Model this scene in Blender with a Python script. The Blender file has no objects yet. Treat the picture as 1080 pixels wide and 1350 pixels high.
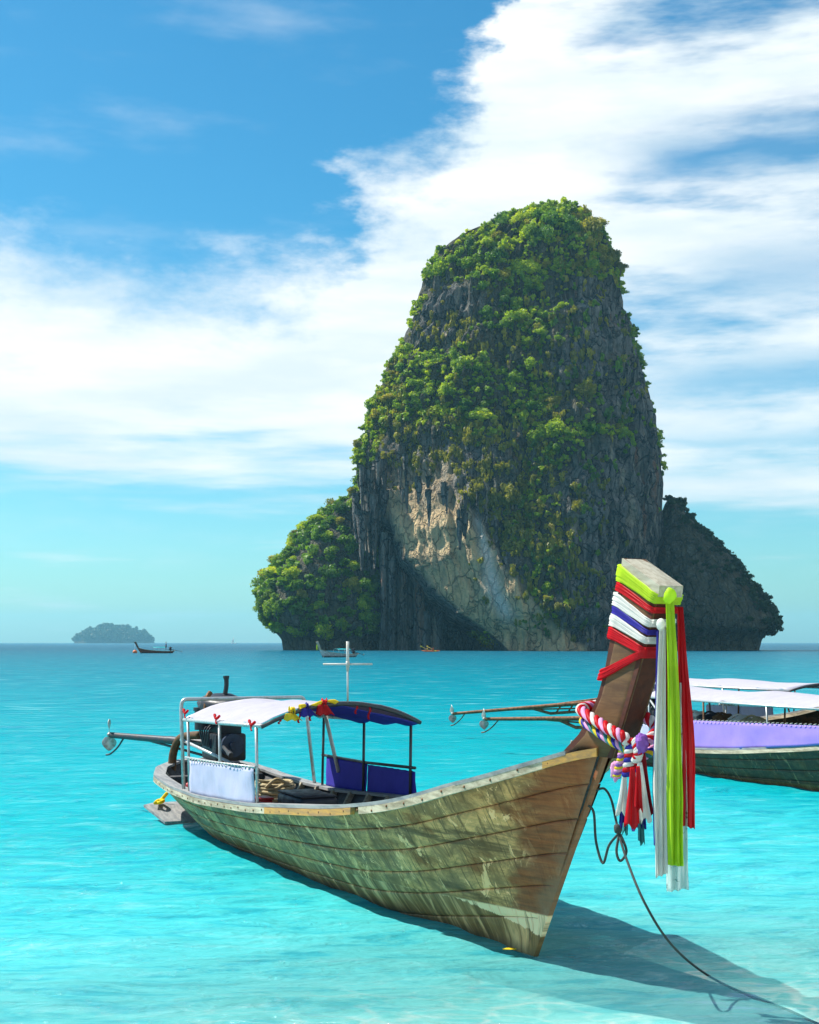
import bpy, bmesh, math, random
import numpy as np
from mathutils import Vector, Matrix

sc = bpy.context.scene
COL = sc.collection
R = math.radians
rng = np.random.default_rng(7)
random.seed(7)

# ------------------------------------------------------------------ camera
F = 1800.0            # focal length in pixels of the 1080-wide photograph
HZ = 847.0            # row of the horizon
EYE = 2.3             # eye height over the water
cam = bpy.data.cameras.new('camera'); cam_o = bpy.data.objects.new('camera', cam); COL.objects.link(cam_o)
cam.sensor_fit = 'HORIZONTAL'; cam.sensor_width = 36.0; cam.lens = 36.0 * F / 1080.0
cam.shift_y = (HZ - 675.0) / 1080.0
cam.clip_start = 0.1; cam.clip_end = 30000
cam_o.location = (0, 0, EYE); cam_o.rotation_euler = (R(90), 0, 0)
sc.camera = cam_o

# ------------------------------------------------------------------ light
SUN_H = Vector((-0.93, 0.37, 0)).normalized()     # horizontal direction towards the sun
SUN_EL = R(52)
EXPOSURE = 0.72
SUN_STRENGTH = 5.0
SKY_STRENGTH = 0.105
sc.view_settings.view_transform = 'Standard'; sc.view_settings.look = 'None'
sc.view_settings.exposure = EXPOSURE; sc.view_settings.gamma = 1.0
sc.view_settings.use_curve_mapping = False
sc.render.engine = 'CYCLES'
sc.cycles.use_denoising = True
sc.cycles.max_bounces = 5; sc.cycles.diffuse_bounces = 3; sc.cycles.glossy_bounces = 3; sc.cycles.transparent_max_bounces = 10
sc.cycles.volume_bounces = 0
sc.cycles.sample_clamp_indirect = 6.0
sc.cycles.caustics_reflective = False; sc.cycles.caustics_refractive = False

sd = Vector((SUN_H.x * math.cos(SUN_EL), SUN_H.y * math.cos(SUN_EL), math.sin(SUN_EL)))
sun = bpy.data.lights.new('sun', 'SUN'); sun_o = bpy.data.objects.new('sun', sun); COL.objects.link(sun_o)
sun.energy = SUN_STRENGTH; sun.angle = R(0.53); sun.color = (1.0, 0.95, 0.86)
sun_o.rotation_euler = sd.to_track_quat('Z', 'Y').to_euler()
sun_o.location = (-30, 20, 60)

# ------------------------------------------------------------------ node helper
class NT:
    def __init__(s, tree):
        s.t = tree
    def n(s, typ, inp=None, **props):
        nd = s.t.nodes.new(typ)
        for k, v in props.items():
            setattr(nd, k, v)
        for k, v in (inp or {}).items():
            sk = nd.inputs[k]
            if isinstance(v, bpy.types.NodeSocket):
                s.t.links.new(v, sk)
            else:
                sk.default_value = v
        return nd
    def link(s, a, b):
        s.t.links.new(a, b)
    def math(s, op, a, b=0.0, c=None, clamp=False):
        i = {0: a, 1: b}
        if c is not None: i[2] = c
        return s.n('ShaderNodeMath', i, operation=op, use_clamp=clamp).outputs[0]
    def mix(s, f, a, b, blend='MIX'):
        nd = s.n('ShaderNodeMix', data_type='RGBA', blend_type=blend)
        for k, v in ((0, f), (6, a), (7, b)):
            sk = nd.inputs[k]
            if isinstance(v, bpy.types.NodeSocket): s.t.links.new(v, sk)
            else:
                if k != 0 and len(v) == 3: v = (*v, 1)
                sk.default_value = v
        return nd.outputs[2]
    def rng(s, v, a, b, c=0.0, d=1.0, smooth=True):
        return s.n('ShaderNodeMapRange', {0: v, 1: a, 2: b, 3: c, 4: d}, interpolation_type='SMOOTHSTEP' if smooth else 'LINEAR').outputs[0]
    def noise(s, vec, scale, detail=4, rough=0.55, dist=0.0, lac=2.0):
        i = {'Scale': scale, 'Detail': detail, 'Roughness': rough, 'Distortion': dist, 'Lacunarity': lac}
        if vec is not None: i['Vector'] = vec
        return s.n('ShaderNodeTexNoise', i).outputs[0]
    def ramp(s, f, stops, interp='LINEAR'):
        nd = s.n('ShaderNodeValToRGB', {0: f}); nd.color_ramp.interpolation = interp
        el = nd.color_ramp.elements
        while len(el) < len(stops): el.new(0.5)
        for e, (p, c) in zip(el, stops):
            e.position = p; e.color = (*c, 1) if len(c) == 3 else c
        return nd.outputs[0]
    def mapping(s, vec, scale=(1, 1, 1), loc=(0, 0, 0), rot=(0, 0, 0)):
        return s.n('ShaderNodeMapping', {'Vector': vec, 'Scale': scale, 'Location': loc, 'Rotation': rot}).outputs[0]
    def xyz(s, vec):
        return s.n('ShaderNodeSeparateXYZ', {0: vec}).outputs
    def comb(s, x, y, z=0.0):
        return s.n('ShaderNodeCombineXYZ', {0: x, 1: y, 2: z}).outputs[0]
    def bump(s, h, strength=0.5, dist=0.02, normal=None):
        i = {'Height': h, 'Strength': strength, 'Distance': dist}
        if normal is not None: i['Normal'] = normal
        return s.n('ShaderNodeBump', i).outputs[0]

# ------------------------------------------------------------------ sky with clouds
world = bpy.data.worlds.new('World'); sc.world = world; world.use_nodes = True
w = NT(world.node_tree); world.node_tree.nodes.clear()
sky = w.n('ShaderNodeTexSky', sky_type='NISHITA')
sky.sun_disc = False; sky.sun_elevation = SUN_EL
sky.sun_rotation = math.atan2(SUN_H.x, SUN_H.y)
sky.air_density = 1.0; sky.dust_density = 0.6; sky.ozone_density = 2.5; sky.altitude = 0
d_ = w.n('ShaderNodeTexCoord').outputs['Generated']
dx, dy, dz = w.xyz(d_)
az = w.math('ARCTAN2', dx, dy)
el = w.math('ARCSINE', dz)
# deepen the blue: the photograph was taken through a polarising filter
skyc = w.n('ShaderNodeHueSaturation', {'Hue': 0.493, 'Saturation': 1.22, 'Value': 1.0, 'Color': sky.outputs[0]}).outputs[0]
skyc = w.mix(w.rng(el, 0.0, 0.36), w.mix(1.0, skyc, (0.50, 0.84, 0.86), 'MULTIPLY'), w.mix(1.0, skyc, (0.34, 0.79, 0.84), 'MULTIPLY'))
cv = w.comb(w.math('MULTIPLY', az, 1.0), w.math('MULTIPLY', el, 2.2), 0.0)
warp = w.noise(cv, 9.0, 6, 0.6)
warp2 = w.noise(w.mapping(cv, (1, 1, 1), (3.1, 7.7, 0)), 26.0, 6, 0.62)
puff = w.math('ADD', w.math('MULTIPLY', w.math('SUBTRACT', warp, 0.5), 0.12), w.math('MULTIPLY', w.math('SUBTRACT', warp2, 0.5), 0.055))
# upper edge of the cloud deck as a function of azimuth: level on one side, climbing on the other
azw = w.math('ADD', az, w.math('MULTIPLY', puff, 0.75))
fc = w.n('ShaderNodeFloatCurve', {1: w.rng(azw, -0.5, 0.5, 0.0, 1.0, False)})
c = fc.mapping.curves[0]
for i, (p, v) in enumerate([(0.0, .25), (0.2, .262), (0.37, .25), (0.44, .272), (0.47, .310), (0.53, .345), (0.56, .40), (0.615, .62), (1.0, 0.80)]):
    if i < 2: c.points[i if i == 0 else 1].location = (p, v)
    else: c.points.new(p, v)
pts_ = [(0.0, .25), (0.2, .262), (0.37, .25), (0.44, .272), (0.47, .310), (0.53, .345), (0.56, .40), (0.615, .62), (1.0, 0.80)]
for i, pt in enumerate(sorted(range(len(c.points)), key=lambda k: c.points[k].location[0])):
    c.points[pt].location = pts_[i]
fc.mapping.update()
top = fc.outputs[0]
e_top = w.rng(w.math('ADD', w.math('SUBTRACT', top, el), puff), -0.040, 0.040)
bot = w.math('SUBTRACT', el, w.rng(az, -0.3, 0.3, 0.112, 0.088))
streak = w.noise(w.mapping(w.comb(az, el), (5, 42, 1), (1.3, 0.2, 0), (0, 0, R(-6))), 1.0, 5, 0.55)
e_bot = w.rng(w.math('ADD', bot, w.math('MULTIPLY', w.math('SUBTRACT', streak, 0.5), 0.16)), -0.02, 0.05)
# long gaps of blue where the deck thins out
gapn = w.noise(w.mapping(w.comb(az, el), (3.2, 15, 1), (7.27, 3.15, 0), (0, 0, R(7))), 1.0, 6, 0.6)
thin = w.rng(az, -0.02, 0.16, 0.0, 1.0)
gap = w.rng(gapn, w.math('SUBTRACT', 0.96, w.math('MULTIPLY', thin, 0.25)), w.math('SUBTRACT', 0.72, w.math('MULTIPLY', thin, 0.24)), 0.0, 1.0)
fine = w.noise(w.mapping(cv, (1.0, 1.6, 1), (0.4, 0, 0), (0, 0, R(12))), 14.0, 8, 0.62)
body = w.math('MULTIPLY', w.math('MULTIPLY', e_top, e_bot), gap)
body = w.math('MULTIPLY', body, w.rng(fine, 0.12, 0.46, 0.76, 1.0))
# the long blue lanes between the cloud banks
elw = w.math('ADD', el, w.math('ADD', w.math('MULTIPLY', w.math('SUBTRACT', gapn, 0.5), 0.09), w.math('MULTIPLY', az, -0.03)))
for cen, wid, a0, amt in ((0.327, 0.017, 0.10, 0.92), (0.246, 0.024, 0.15, 0.55), (0.178, 0.016, 0.12, 0.75), (0.135, 0.010, 0.10, 0.6)):
    q = w.math('DIVIDE', w.math('SUBTRACT', elw, cen), wid)
    lane = w.math('POWER', 2.718, w.math('MULTIPLY', w.math('MULTIPLY', q, q), -1.0))
    body = w.math('MULTIPLY', body, w.math('SUBTRACT', 1.0, w.math('MULTIPLY', lane, w.rng(azw, a0, a0 + 0.12, 0.0, amt))))
# faint veils in the open blue and close over the horizon
veil = w.rng(w.noise(w.mapping(cv, (1.2, 2.0, 1), (5.2, 1, 0), (0, 0, R(14))), 4.5, 7, 0.55), 0.50, 0.85, 0.0, 0.30)
low = w.rng(streak, 0.50, 0.72, 0.0, 0.5)
low = w.math('MULTIPLY', low, w.rng(el, 0.17, 0.03))
cm = w.math('MAXIMUM', body, w.math('MAXIMUM', veil, low), clamp=True)
shade = w.noise(w.mapping(cv, (1, 2.2, 1), (2.2, 8, 0)), 5.5, 6, 0.55)
cc = w.mix(w.rng(shade, 0.34, 0.66), (4.9, 5.6, 5.95), (6.3, 6.5, 6.5))
final = w.mix(cm, skyc, cc)
final = w.mix(w.rng(el, -0.001, -0.02), final, (2.4, 4.2, 4.6))
bg = w.n('ShaderNodeBackground', {0: final, 1: SKY_STRENGTH})
wo = w.n('ShaderNodeOutputWorld'); w.link(bg.outputs[0], wo.inputs[0])

# ------------------------------------------------------------------ numpy noise
def _hash(ix, iy, iz, seed):
    h = (ix.astype(np.int64) * 374761393 + iy.astype(np.int64) * 668265263 + iz.astype(np.int64) * 2147483647 + seed * 1274126177) & 0xffffffff
    h = ((h ^ (h >> 13)) * 1274126177) & 0xffffffff
    h = ((h ^ (h >> 16)) * 2246822519) & 0xffffffff
    return ((h ^ (h >> 15)) & 0xffffff) / float(0xffffff)
def vnoise(x, y, z, seed=0):
    x, y, z = np.broadcast_arrays(np.asarray(x, float), np.asarray(y, float), np.asarray(z, float))
    ix, iy, iz = np.floor(x), np.floor(y), np.floor(z)
    fx, fy, fz = x - ix, y - iy, z - iz
    fx = fx * fx * (3 - 2 * fx); fy = fy * fy * (3 - 2 * fy); fz = fz * fz * (3 - 2 * fz)
    out = 0
    for a in (0, 1):
        for b in (0, 1):
            for c_ in (0, 1):
                wgt = (fx if a else 1 - fx) * (fy if b else 1 - fy) * (fz if c_ else 1 - fz)
                out = out + wgt * _hash(ix + a, iy + b, iz + c_, seed)
    return out
def fbm(x, y, z, oct=4, seed=0, gain=0.5):
    s, a, t = 0, 1.0, 0
    for k in range(oct):
        s = s + a * vnoise(np.asarray(x) * 2 ** k, np.asarray(y) * 2 ** k, np.asarray(z) * 2 ** k, seed + k * 17)
        t += a; a *= gain
    return s / t - 0.5
def sst(e0, e1, x):
    t = np.clip((np.asarray(x, float) - e0) / (e1 - e0), 0, 1); return t * t * (3 - 2 * t)

# ------------------------------------------------------------------ mesh helpers
class MB:
    """collects shapes into one mesh"""
    def __init__(s):
        s.v = []; s.f = []; s.n = 0; s.uv = []
    def add(s, v, f, uv=None):
        v = np.asarray(v, float).reshape(-1, 3)
        s.v.append(v); s.f.extend([tuple(int(i) + s.n for i in q) for q in f]); s.n += len(v)
        s.uv.append(np.zeros((len(v), 2)) if uv is None else np.asarray(uv, float))
        return s
    def box(s, c, size, rot=None, bev=0.0):
        sx, sy, sz = [k / 2 for k in size]
        if bev > 0:
            bm = bmesh.new(); bmesh.ops.create_cube(bm, size=1.0)
            for vv in bm.verts: vv.co = Vector((vv.co.x * size[0], vv.co.y * size[1], vv.co.z * size[2]))
            bmesh.ops.bevel(bm, geom=bm.edges[:], offset=bev, segments=2, affect='EDGES', profile=0.5)
            bm.verts.index_update()
            v = np.array([vv.co[:] for vv in bm.verts]); f = [[q.index for q in ff.verts] for ff in bm.faces]; bm.free()
        else:
            v = np.array([(x, y, z) for x in (-sx, sx) for y in (-sy, sy) for z in (-sz, sz)])
            f = [(0, 1, 3, 2), (4, 6, 7, 5), (0, 4, 5, 1), (2, 3, 7, 6), (0, 2, 6, 4), (1, 5, 7, 3)]
        if rot is not None:
            v = v @ np.array(rot.to_3x3()).T
        return s.add(v + np.array(c), f)
    def tube(s, pts, rad, seg=8, cap=True):
        pts = [Vector(p) for p in pts]; n = len(pts)
        rad = [rad] * n if np.isscalar(rad) else list(rad)
        t = [(pts[min(i + 1, n - 1)] - pts[max(i - 1, 0)]).normalized() for i in range(n)]
        up = Vector((0, 0, 1)) if abs(t[0].z) < 0.9 else Vector((1, 0, 0))
        a = t[0].cross(up).normalized(); vs = []
        for i in range(n):
            a = (a - t[i] * a.dot(t[i]))
            a = a.normalized() if a.length > 1e-6 else t[i].orthogonal().normalized()
            b = t[i].cross(a)
            for k in range(seg):
                th = 2 * math.pi * k / seg
                vs.append(pts[i] + (a * math.cos(th) + b * math.sin(th)) * rad[i])
        f = [(i * seg + k, i * seg + (k + 1) % seg, (i + 1) * seg + (k + 1) % seg, (i + 1) * seg + k) for i in range(n - 1) for k in range(seg)]
        if cap:
            f.append(tuple(range(seg - 1, -1, -1))); f.append(tuple(range((n - 1) * seg, n * seg)))
        return s.add([v[:] for v in vs], f)
    def grid(s, P, closed_u=False, closed_v=False, uv=None):
        P = np.asarray(P); nu, nv = P.shape[:2]
        f = []
        for i in range(nu if closed_u else nu - 1):
            for j in range(nv if closed_v else nv - 1):
                i2, j2 = (i + 1) % nu, (j + 1) % nv
                f.append((i * nv + j, i2 * nv + j, i2 * nv + j2, i * nv + j2))
        return s.add(P.reshape(-1, 3), f, None if uv is None else np.asarray(uv).reshape(-1, 2))
    def slab(s, P, off, uv=None):
        """a sheet with thickness: P (nu,nv,3) and the other face P+off"""
        P = np.asarray(P, float); Q = P + np.asarray(off, float); nu, nv = P.shape[:2]
        V = np.concatenate([P.reshape(-1, 3), Q.reshape(-1, 3)]); m = nu * nv; f = []
        for i in range(nu - 1):
            for j in range(nv - 1):
                a, b, c_, d = i * nv + j, (i + 1) * nv + j, (i + 1) * nv + j + 1, i * nv + j + 1
                f.append((a, b, c_, d)); f.append((m + d, m + c_, m + b, m + a))
        for i in range(nu - 1):
            for j in (0, nv - 1):
                a, b = i * nv + j, (i + 1) * nv + j
                f.append((a, m + a, m + b, b) if j == 0 else (b, m + b, m + a, a))
        for j in range(nv - 1):
            for i in (0, nu - 1):
                a, b = i * nv + j, i * nv + j + 1
                f.append((b, m + b, m + a, a) if i == 0 else (a, m + a, m + b, b))
        u2 = None if uv is None else np.concatenate([np.asarray(uv).reshape(-1, 2)] * 2)
        return s.add(V, f, u2)
    def ball(s, c, r, seg=10, rings=7, noise=0.0, seed=0):
        r = (r, r, r) if np.isscalar(r) else r
        P = np.zeros((rings + 1, seg, 3))
        for i in range(rings + 1):
            ph = math.pi * i / rings
            for k in range(seg):
                th = 2 * math.pi * k / seg
                P[i, k] = (math.sin(ph) * math.cos(th), math.sin(ph) * math.sin(th), math.cos(ph))
        if noise:
            q = 1 + noise * 2 * fbm(P[..., 0] * 1.7 + seed * 3.1, P[..., 1] * 1.7, P[..., 2] * 1.7, 3, seed)
            P = P * q[..., None]
        return s.grid(P * np.array(r) + np.array(c), closed_v=True)
    def mesh(s, name, mat, smooth=True):
        me = bpy.data.meshes.new(name)
        v = np.concatenate(s.v); me.from_pydata(v.tolist(), [], s.f)
        uv = np.concatenate(s.uv)
        if np.any(uv):
            lay = me.uv_layers.new(name='UVMap')
            idx = np.empty(len(me.loops), np.int32); me.loops.foreach_get('vertex_index', idx)
            lay.data.foreach_set('uv', uv[idx].ravel())
        me.materials.append(mat)
        if smooth: me.shade_smooth()
        me.update()
        return me
    def build(s, name, mat, parent=None, smooth=True, auto=None):
        me = s.mesh(name, mat, smooth)
        if auto is not None:
            me.set_sharp_from_angle(angle=R(auto))
        return link(name, me, parent)

def link(name, data, parent=None):
    o = bpy.data.objects.new(name, data); COL.objects.link(o)
    if parent is not None: o.parent = parent
    return o
def tag(o, label=None, cat=None, group=None, kind=None):
    if label: o['label'] = label
    if cat: o['category'] = cat
    if group: o['group'] = group
    if kind: o['kind'] = kind
    return o
def empty(name, loc=(0, 0, 0), rz=0.0, scale=1.0, parent=None):
    o = bpy.data.objects.new(name, None); COL.objects.link(o)
    o.location = loc; o.rotation_euler = (0, 0, rz); o.scale = (scale,) * 3; o.empty_display_size = 0.2
    if parent is not None: o.parent = parent
    return o
def grid_mesh(name, P, mat, closed_v=False, cap=None, attrs=None):
    """big regular sheet from a numpy array (nu,nv,3)"""
    nu, nv = P.shape[:2]
    i, j = np.meshgrid(np.arange(nu - 1), np.arange(nv if closed_v else nv - 1), indexing='ij')
    j2 = (j + 1) % nv
    fa = np.stack([i * nv + j, i * nv + j2, (i + 1) * nv + j2, (i + 1) * nv + j], -1).reshape(-1, 4)
    V = P.reshape(-1, 3)
    me = bpy.data.meshes.new(name)
    me.vertices.add(len(V)); me.vertices.foreach_set('co', V.astype(np.float32).ravel())
    me.loops.add(fa.size); me.loops.foreach_set('vertex_index', fa.astype(np.int32).ravel())
    me.polygons.add(len(fa)); me.polygons.foreach_set('loop_start', (np.arange(len(fa)) * 4).astype(np.int32))
    me.update(calc_edges=True); me.validate()
    for k, a in (attrs or {}).items():
        at = me.attributes.new(k, 'FLOAT', 'POINT'); at.data.foreach_set('value', np.asarray(a, np.float32).ravel())
    me.materials.append(mat); me.shade_smooth()
    return me
def bez(pts, n=8):
    """smooth curve through the points"""
    p = [Vector(q) for q in pts]; out = []
    for i in range(len(p) - 1):
        p0, p1, p2, p3 = p[max(i - 1, 0)], p[i], p[i + 1], p[min(i + 2, len(p) - 1)]
        for k in range(n):
            t = k / n
            out.append(0.5 * ((2 * p1) + (p2 - p0) * t + (2 * p0 - 5 * p1 + 4 * p2 - p3) * t * t + (3 * p1 - p0 - 3 * p2 + p3) * t ** 3))
    out.append(p[-1]); return out
def at_px(px, py, d):
    """the point at distance d along the direction of a pixel"""
    return Vector(((px - 540) / F * d, d, EYE - (py - HZ) / F * d))
def on_water(px, py):
    return at_px(px, py, EYE * F / (py - HZ))

# ------------------------------------------------------------------ materials
def new_mat(name):
    m = bpy.data.materials.new(name); m.use_nodes = True; m.node_tree.nodes.clear()
    t = NT(m.node_tree)
    t.out = t.n('ShaderNodeOutputMaterial')
    return m, t
def principled(t, col, rough=0.6, normal=None, metal=0.0, spec=0.5, **kw):
    i = {'Base Color': col if isinstance(col, bpy.types.NodeSocket) else (*col, 1), 'Roughness': rough, 'Metallic': metal, 'Specular IOR Level': spec}
    if normal is not None: i['Normal'] = normal
    i.update(kw)
    b = t.n('ShaderNodeBsdfPrincipled', i); t.link(b.outputs[0], t.out.inputs[0]); return b
def paint(name, col, rough=0.55, wear=0.25, scale=8.0, metal=0.0, dark=None, bump=0.15, spec=0.4):
    """painted or plain surface with uneven colour and a little relief"""
    m, t = new_mat(name)
    p = t.n('ShaderNodeTexCoord').outputs['Object']
    n1 = t.noise(p, scale, 5, 0.6); n2 = t.noise(p, scale * 6, 4, 0.6)
    dk = dark or tuple(k * 0.45 for k in col)
    c1 = t.mix(t.math('MULTIPLY', t.rng(n1, 0.42, 0.72), wear), col, dk)
    c1 = t.mix(t.math('MULTIPLY', t.rng(n2, 0.5, 0.75), wear * 0.8), c1, dk)
    principled(t, c1, t.rng(n1, 0.3, 0.7, rough - 0.1, rough + 0.12), t.bump(t.math('ADD', n1, t.math('MULTIPLY', n2, 0.4)), bump, 0.01), metal, spec)
    return m
def cloth(name, col, trans=0.35, scale=30.0, fold=0.3):
    m, t = new_mat(name)
    p = t.n('ShaderNodeTexCoord').outputs['Object']
    n1 = t.noise(p, 5.0, 7, 0.68); n2 = t.noise(t.mapping(p, (scale, scale, 3.0)), 1.0, 6, 0.62, 0.4)
    c1 = t.mix(t.math('MULTIPLY', t.rng(n1, 0.35, 0.75), 0.30), col, tuple(k * 0.62 for k in col))
    c1 = t.mix(t.math('MULTIPLY', t.rng(n2, 0.5, 0.8), 0.22), c1, tuple(k * 0.6 for k in col))
    nb = t.bump(n2, fold, 0.012)
    d = t.n('ShaderNodeBsdfDiffuse', {'Color': c1, 'Normal': nb}); tr = t.n('ShaderNodeBsdfTranslucent', {'Color': c1, 'Normal': nb})
    mx = t.n('ShaderNodeMixShader', {0: trans, 1: d.outputs[0], 2: tr.outputs[0]})
    gl = t.n('ShaderNodeBsdfGlossy', {'Color': (1, 1, 1, 1), 'Roughness': 0.45, 'Normal': nb})
    mx2 = t.n('ShaderNodeMixShader', {0: 0.012, 1: mx.outputs[0], 2: gl.outputs[0]})
    t.link(mx2.outputs[0], t.out.inputs[0]); return m

# ================================================================== SEA AND SAND
def sand_z(x, y):
    y = np.asarray(y, float)
    z = -(0.10 + 0.050 * (y - 6.0) - 0.012 * np.asarray(x, float))
    z = np.where(y > 30, -1.3 - 0.03 * (y - 30), z)
    return np.clip(z, -8.0, 1.6)
def polar(rs, az):
    r, a = np.meshgrid(rs, az, indexing='ij')
    return r * np.sin(a), r * np.cos(a), r
def mat_sand():
    m, t = new_mat('wet_sand')
    p = t.n('ShaderNodeNewGeometry').outputs['Position']
    n1 = t.noise(p, 0.7, 5, 0.6); n2 = t.noise(p, 9.0, 5, 0.6)
    c1 = t.mix(t.rng(n1, 0.35, 0.7), (0.90, 0.86, 0.76), (0.78, 0.75, 0.66))
    c1 = t.mix(t.math('MULTIPLY', t.rng(n2, 0.45, 0.8), 0.35), c1, (0.55, 0.52, 0.43))
    rip = t.n('ShaderNodeTexWave', {'Vector': t.mapping(p, (0.5, 2.2, 1)), 'Scale': 1.2, 'Distortion': 5.0, 'Detail': 3.0, 'Detail Scale': 1.2}).outputs[1]
    principled(t, c1, 0.8, t.bump(t.math('ADD', rip, t.math('MULTIPLY', n2, 0.5)), 0.35, 0.03))
    return m
def mat_water():
    m, t = new_mat('sea_water')
    p = t.n('ShaderNodeNewGeometry').outputs['Position']
    x, y, z = t.xyz(p)
    dist = t.math('SQRT', t.math('ADD', t.math('MULTIPLY', x, x), t.math('MULTIPLY', y, y)))
    lg = t.math('LOGARITHM', t.math('MAXIMUM', dist, 1.0), 10.0)          # 1 at 10 m, 2 at 100 m, 3 at 1 km
    big = t.noise(t.mapping(p, (0.05, 0.12, 0.0)), 1.0, 4, 0.55)
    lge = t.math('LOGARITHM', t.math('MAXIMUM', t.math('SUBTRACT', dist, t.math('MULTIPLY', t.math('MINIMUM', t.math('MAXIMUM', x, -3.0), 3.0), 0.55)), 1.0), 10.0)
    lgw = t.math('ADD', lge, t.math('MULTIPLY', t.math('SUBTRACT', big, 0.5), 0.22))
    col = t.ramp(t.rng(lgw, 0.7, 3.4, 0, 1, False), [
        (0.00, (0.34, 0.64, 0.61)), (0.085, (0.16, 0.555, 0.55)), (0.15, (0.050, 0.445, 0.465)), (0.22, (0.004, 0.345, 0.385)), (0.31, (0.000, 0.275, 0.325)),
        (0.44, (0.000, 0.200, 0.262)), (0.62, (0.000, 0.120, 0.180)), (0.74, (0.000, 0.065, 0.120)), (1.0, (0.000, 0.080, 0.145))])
    # light and dark of the ripples, painted into the water colour
    rip1 = t.noise(t.mapping(p, (1.3, 3.4, 0.0), (0, 0, 0), (0, 0, R(8))), 1.0, 7, 0.66, 0.6)
    rip2 = t.noise(t.mapping(p, (0.45, 0.85, 0.0), (4, 2, 0), (0, 0, R(-5))), 1.0, 6, 0.66, 0.4)
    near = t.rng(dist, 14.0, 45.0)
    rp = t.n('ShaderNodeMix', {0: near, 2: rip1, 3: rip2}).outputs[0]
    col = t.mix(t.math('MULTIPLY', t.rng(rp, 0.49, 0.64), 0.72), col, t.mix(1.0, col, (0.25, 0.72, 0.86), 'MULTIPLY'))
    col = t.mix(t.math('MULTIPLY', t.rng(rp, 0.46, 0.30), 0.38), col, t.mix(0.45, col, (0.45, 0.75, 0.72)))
    # wave relief: fine ripples close by, longer chop far out
    b1 = t.noise(t.mapping(p, (3.6, 8.5, 0.0), (0, 0, 0), (0, 0, R(10))), 1.0, 6, 0.66, 0.8)
    b2 = t.noise(t.mapping(p, (0.45, 1.2, 0.0), (3, 1, 0), (0, 0, R(-6))), 1.0, 5, 0.62, 0.5)
    n1 = t.bump(b1, t.rng(dist, 45.0, 10.0, 0.0, 0.50), 0.10)
    n2 = t.bump(b2, t.rng(dist, 10.0, 60.0, 0.40, 0.75), 0.5, n1)
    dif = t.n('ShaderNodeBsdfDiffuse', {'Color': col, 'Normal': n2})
    # see-through shallows; a net of caustic light is painted into their tint
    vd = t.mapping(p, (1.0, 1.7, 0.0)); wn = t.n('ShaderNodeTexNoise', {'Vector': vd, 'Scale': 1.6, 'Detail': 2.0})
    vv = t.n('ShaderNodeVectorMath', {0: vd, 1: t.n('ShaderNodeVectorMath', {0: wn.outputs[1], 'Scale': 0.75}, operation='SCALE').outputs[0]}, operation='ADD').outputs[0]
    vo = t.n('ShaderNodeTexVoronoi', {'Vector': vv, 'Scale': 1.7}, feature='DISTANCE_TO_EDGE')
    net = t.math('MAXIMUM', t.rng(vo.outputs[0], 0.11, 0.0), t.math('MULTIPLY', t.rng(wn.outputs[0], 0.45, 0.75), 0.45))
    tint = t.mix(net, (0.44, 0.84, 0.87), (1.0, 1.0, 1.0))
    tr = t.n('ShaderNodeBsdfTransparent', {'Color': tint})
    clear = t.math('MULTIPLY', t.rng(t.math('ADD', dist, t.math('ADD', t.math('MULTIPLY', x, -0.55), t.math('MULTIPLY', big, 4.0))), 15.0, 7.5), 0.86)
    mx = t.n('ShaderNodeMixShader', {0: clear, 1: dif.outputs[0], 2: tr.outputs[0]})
    gl = t.n('ShaderNodeBsdfGlossy', {'Color': (0.93, 1, 1, 1), 'Roughness': t.rng(lg, 1.0, 2.6, 0.06, 0.16), 'Normal': n2})
    fr = t.n('ShaderNodeFresnel', {'IOR': 1.33, 'Normal': n2}).outputs[0]
    fr = t.math('MINIMUM', t.math('MULTIPLY', fr, 0.55), t.rng(lg, 1.0, 2.6, 0.24, 0.30))
    mx2 = t.n('ShaderNodeMixShader', {0: fr, 1: mx.outputs[0], 2: gl.outputs[0]})
    t.link(mx2.outputs[0], t.out.inputs[0])
    return m

rs = np.concatenate([[0.0], np.exp(np.arange(0.0, math.log(70), 0.009)), np.exp(np.arange(math.log(72), math.log(7000), 0.05)), [7000]])
azs = np.concatenate([np.arange(-180, -33, 7.0), np.arange(-33, 33.01, 0.37), np.arange(37, 180, 7.0)]) * math.pi / 180
X, Y, RR = polar(rs, azs)
def wave_z(X, Y, RR):
    a = fbm(X / 1.7 + Y * 0.06, Y / 0.62, 0.0, 3, 3) * 0.10 + fbm(X / 0.42, Y / 0.20 + X * 0.2, 0.0, 2, 9) * 0.034
    return a * (1 - sst(20, 70, RR))
W = np.stack([X, Y, wave_z(X, Y, RR)], -1)
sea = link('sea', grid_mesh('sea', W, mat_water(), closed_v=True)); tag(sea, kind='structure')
rs2 = np.concatenate([[0.0], np.exp(np.arange(0.3, math.log(60), 0.03)), np.exp(np.arange(math.log(62), math.log(7000), 0.25)), [7000]])
X, Y, RR = polar(rs2, azs)
Z = sand_z(X, Y) + 0.05 * fbm(X / 2.2, Y / 1.2, 0, 3, 5) - 0.3 * sst(60, 100, RR)
seabed = link('seabed', grid_mesh('seabed', np.stack([X, Y, Z], -1), mat_sand(), closed_v=True)); tag(seabed, kind='structure')

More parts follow.
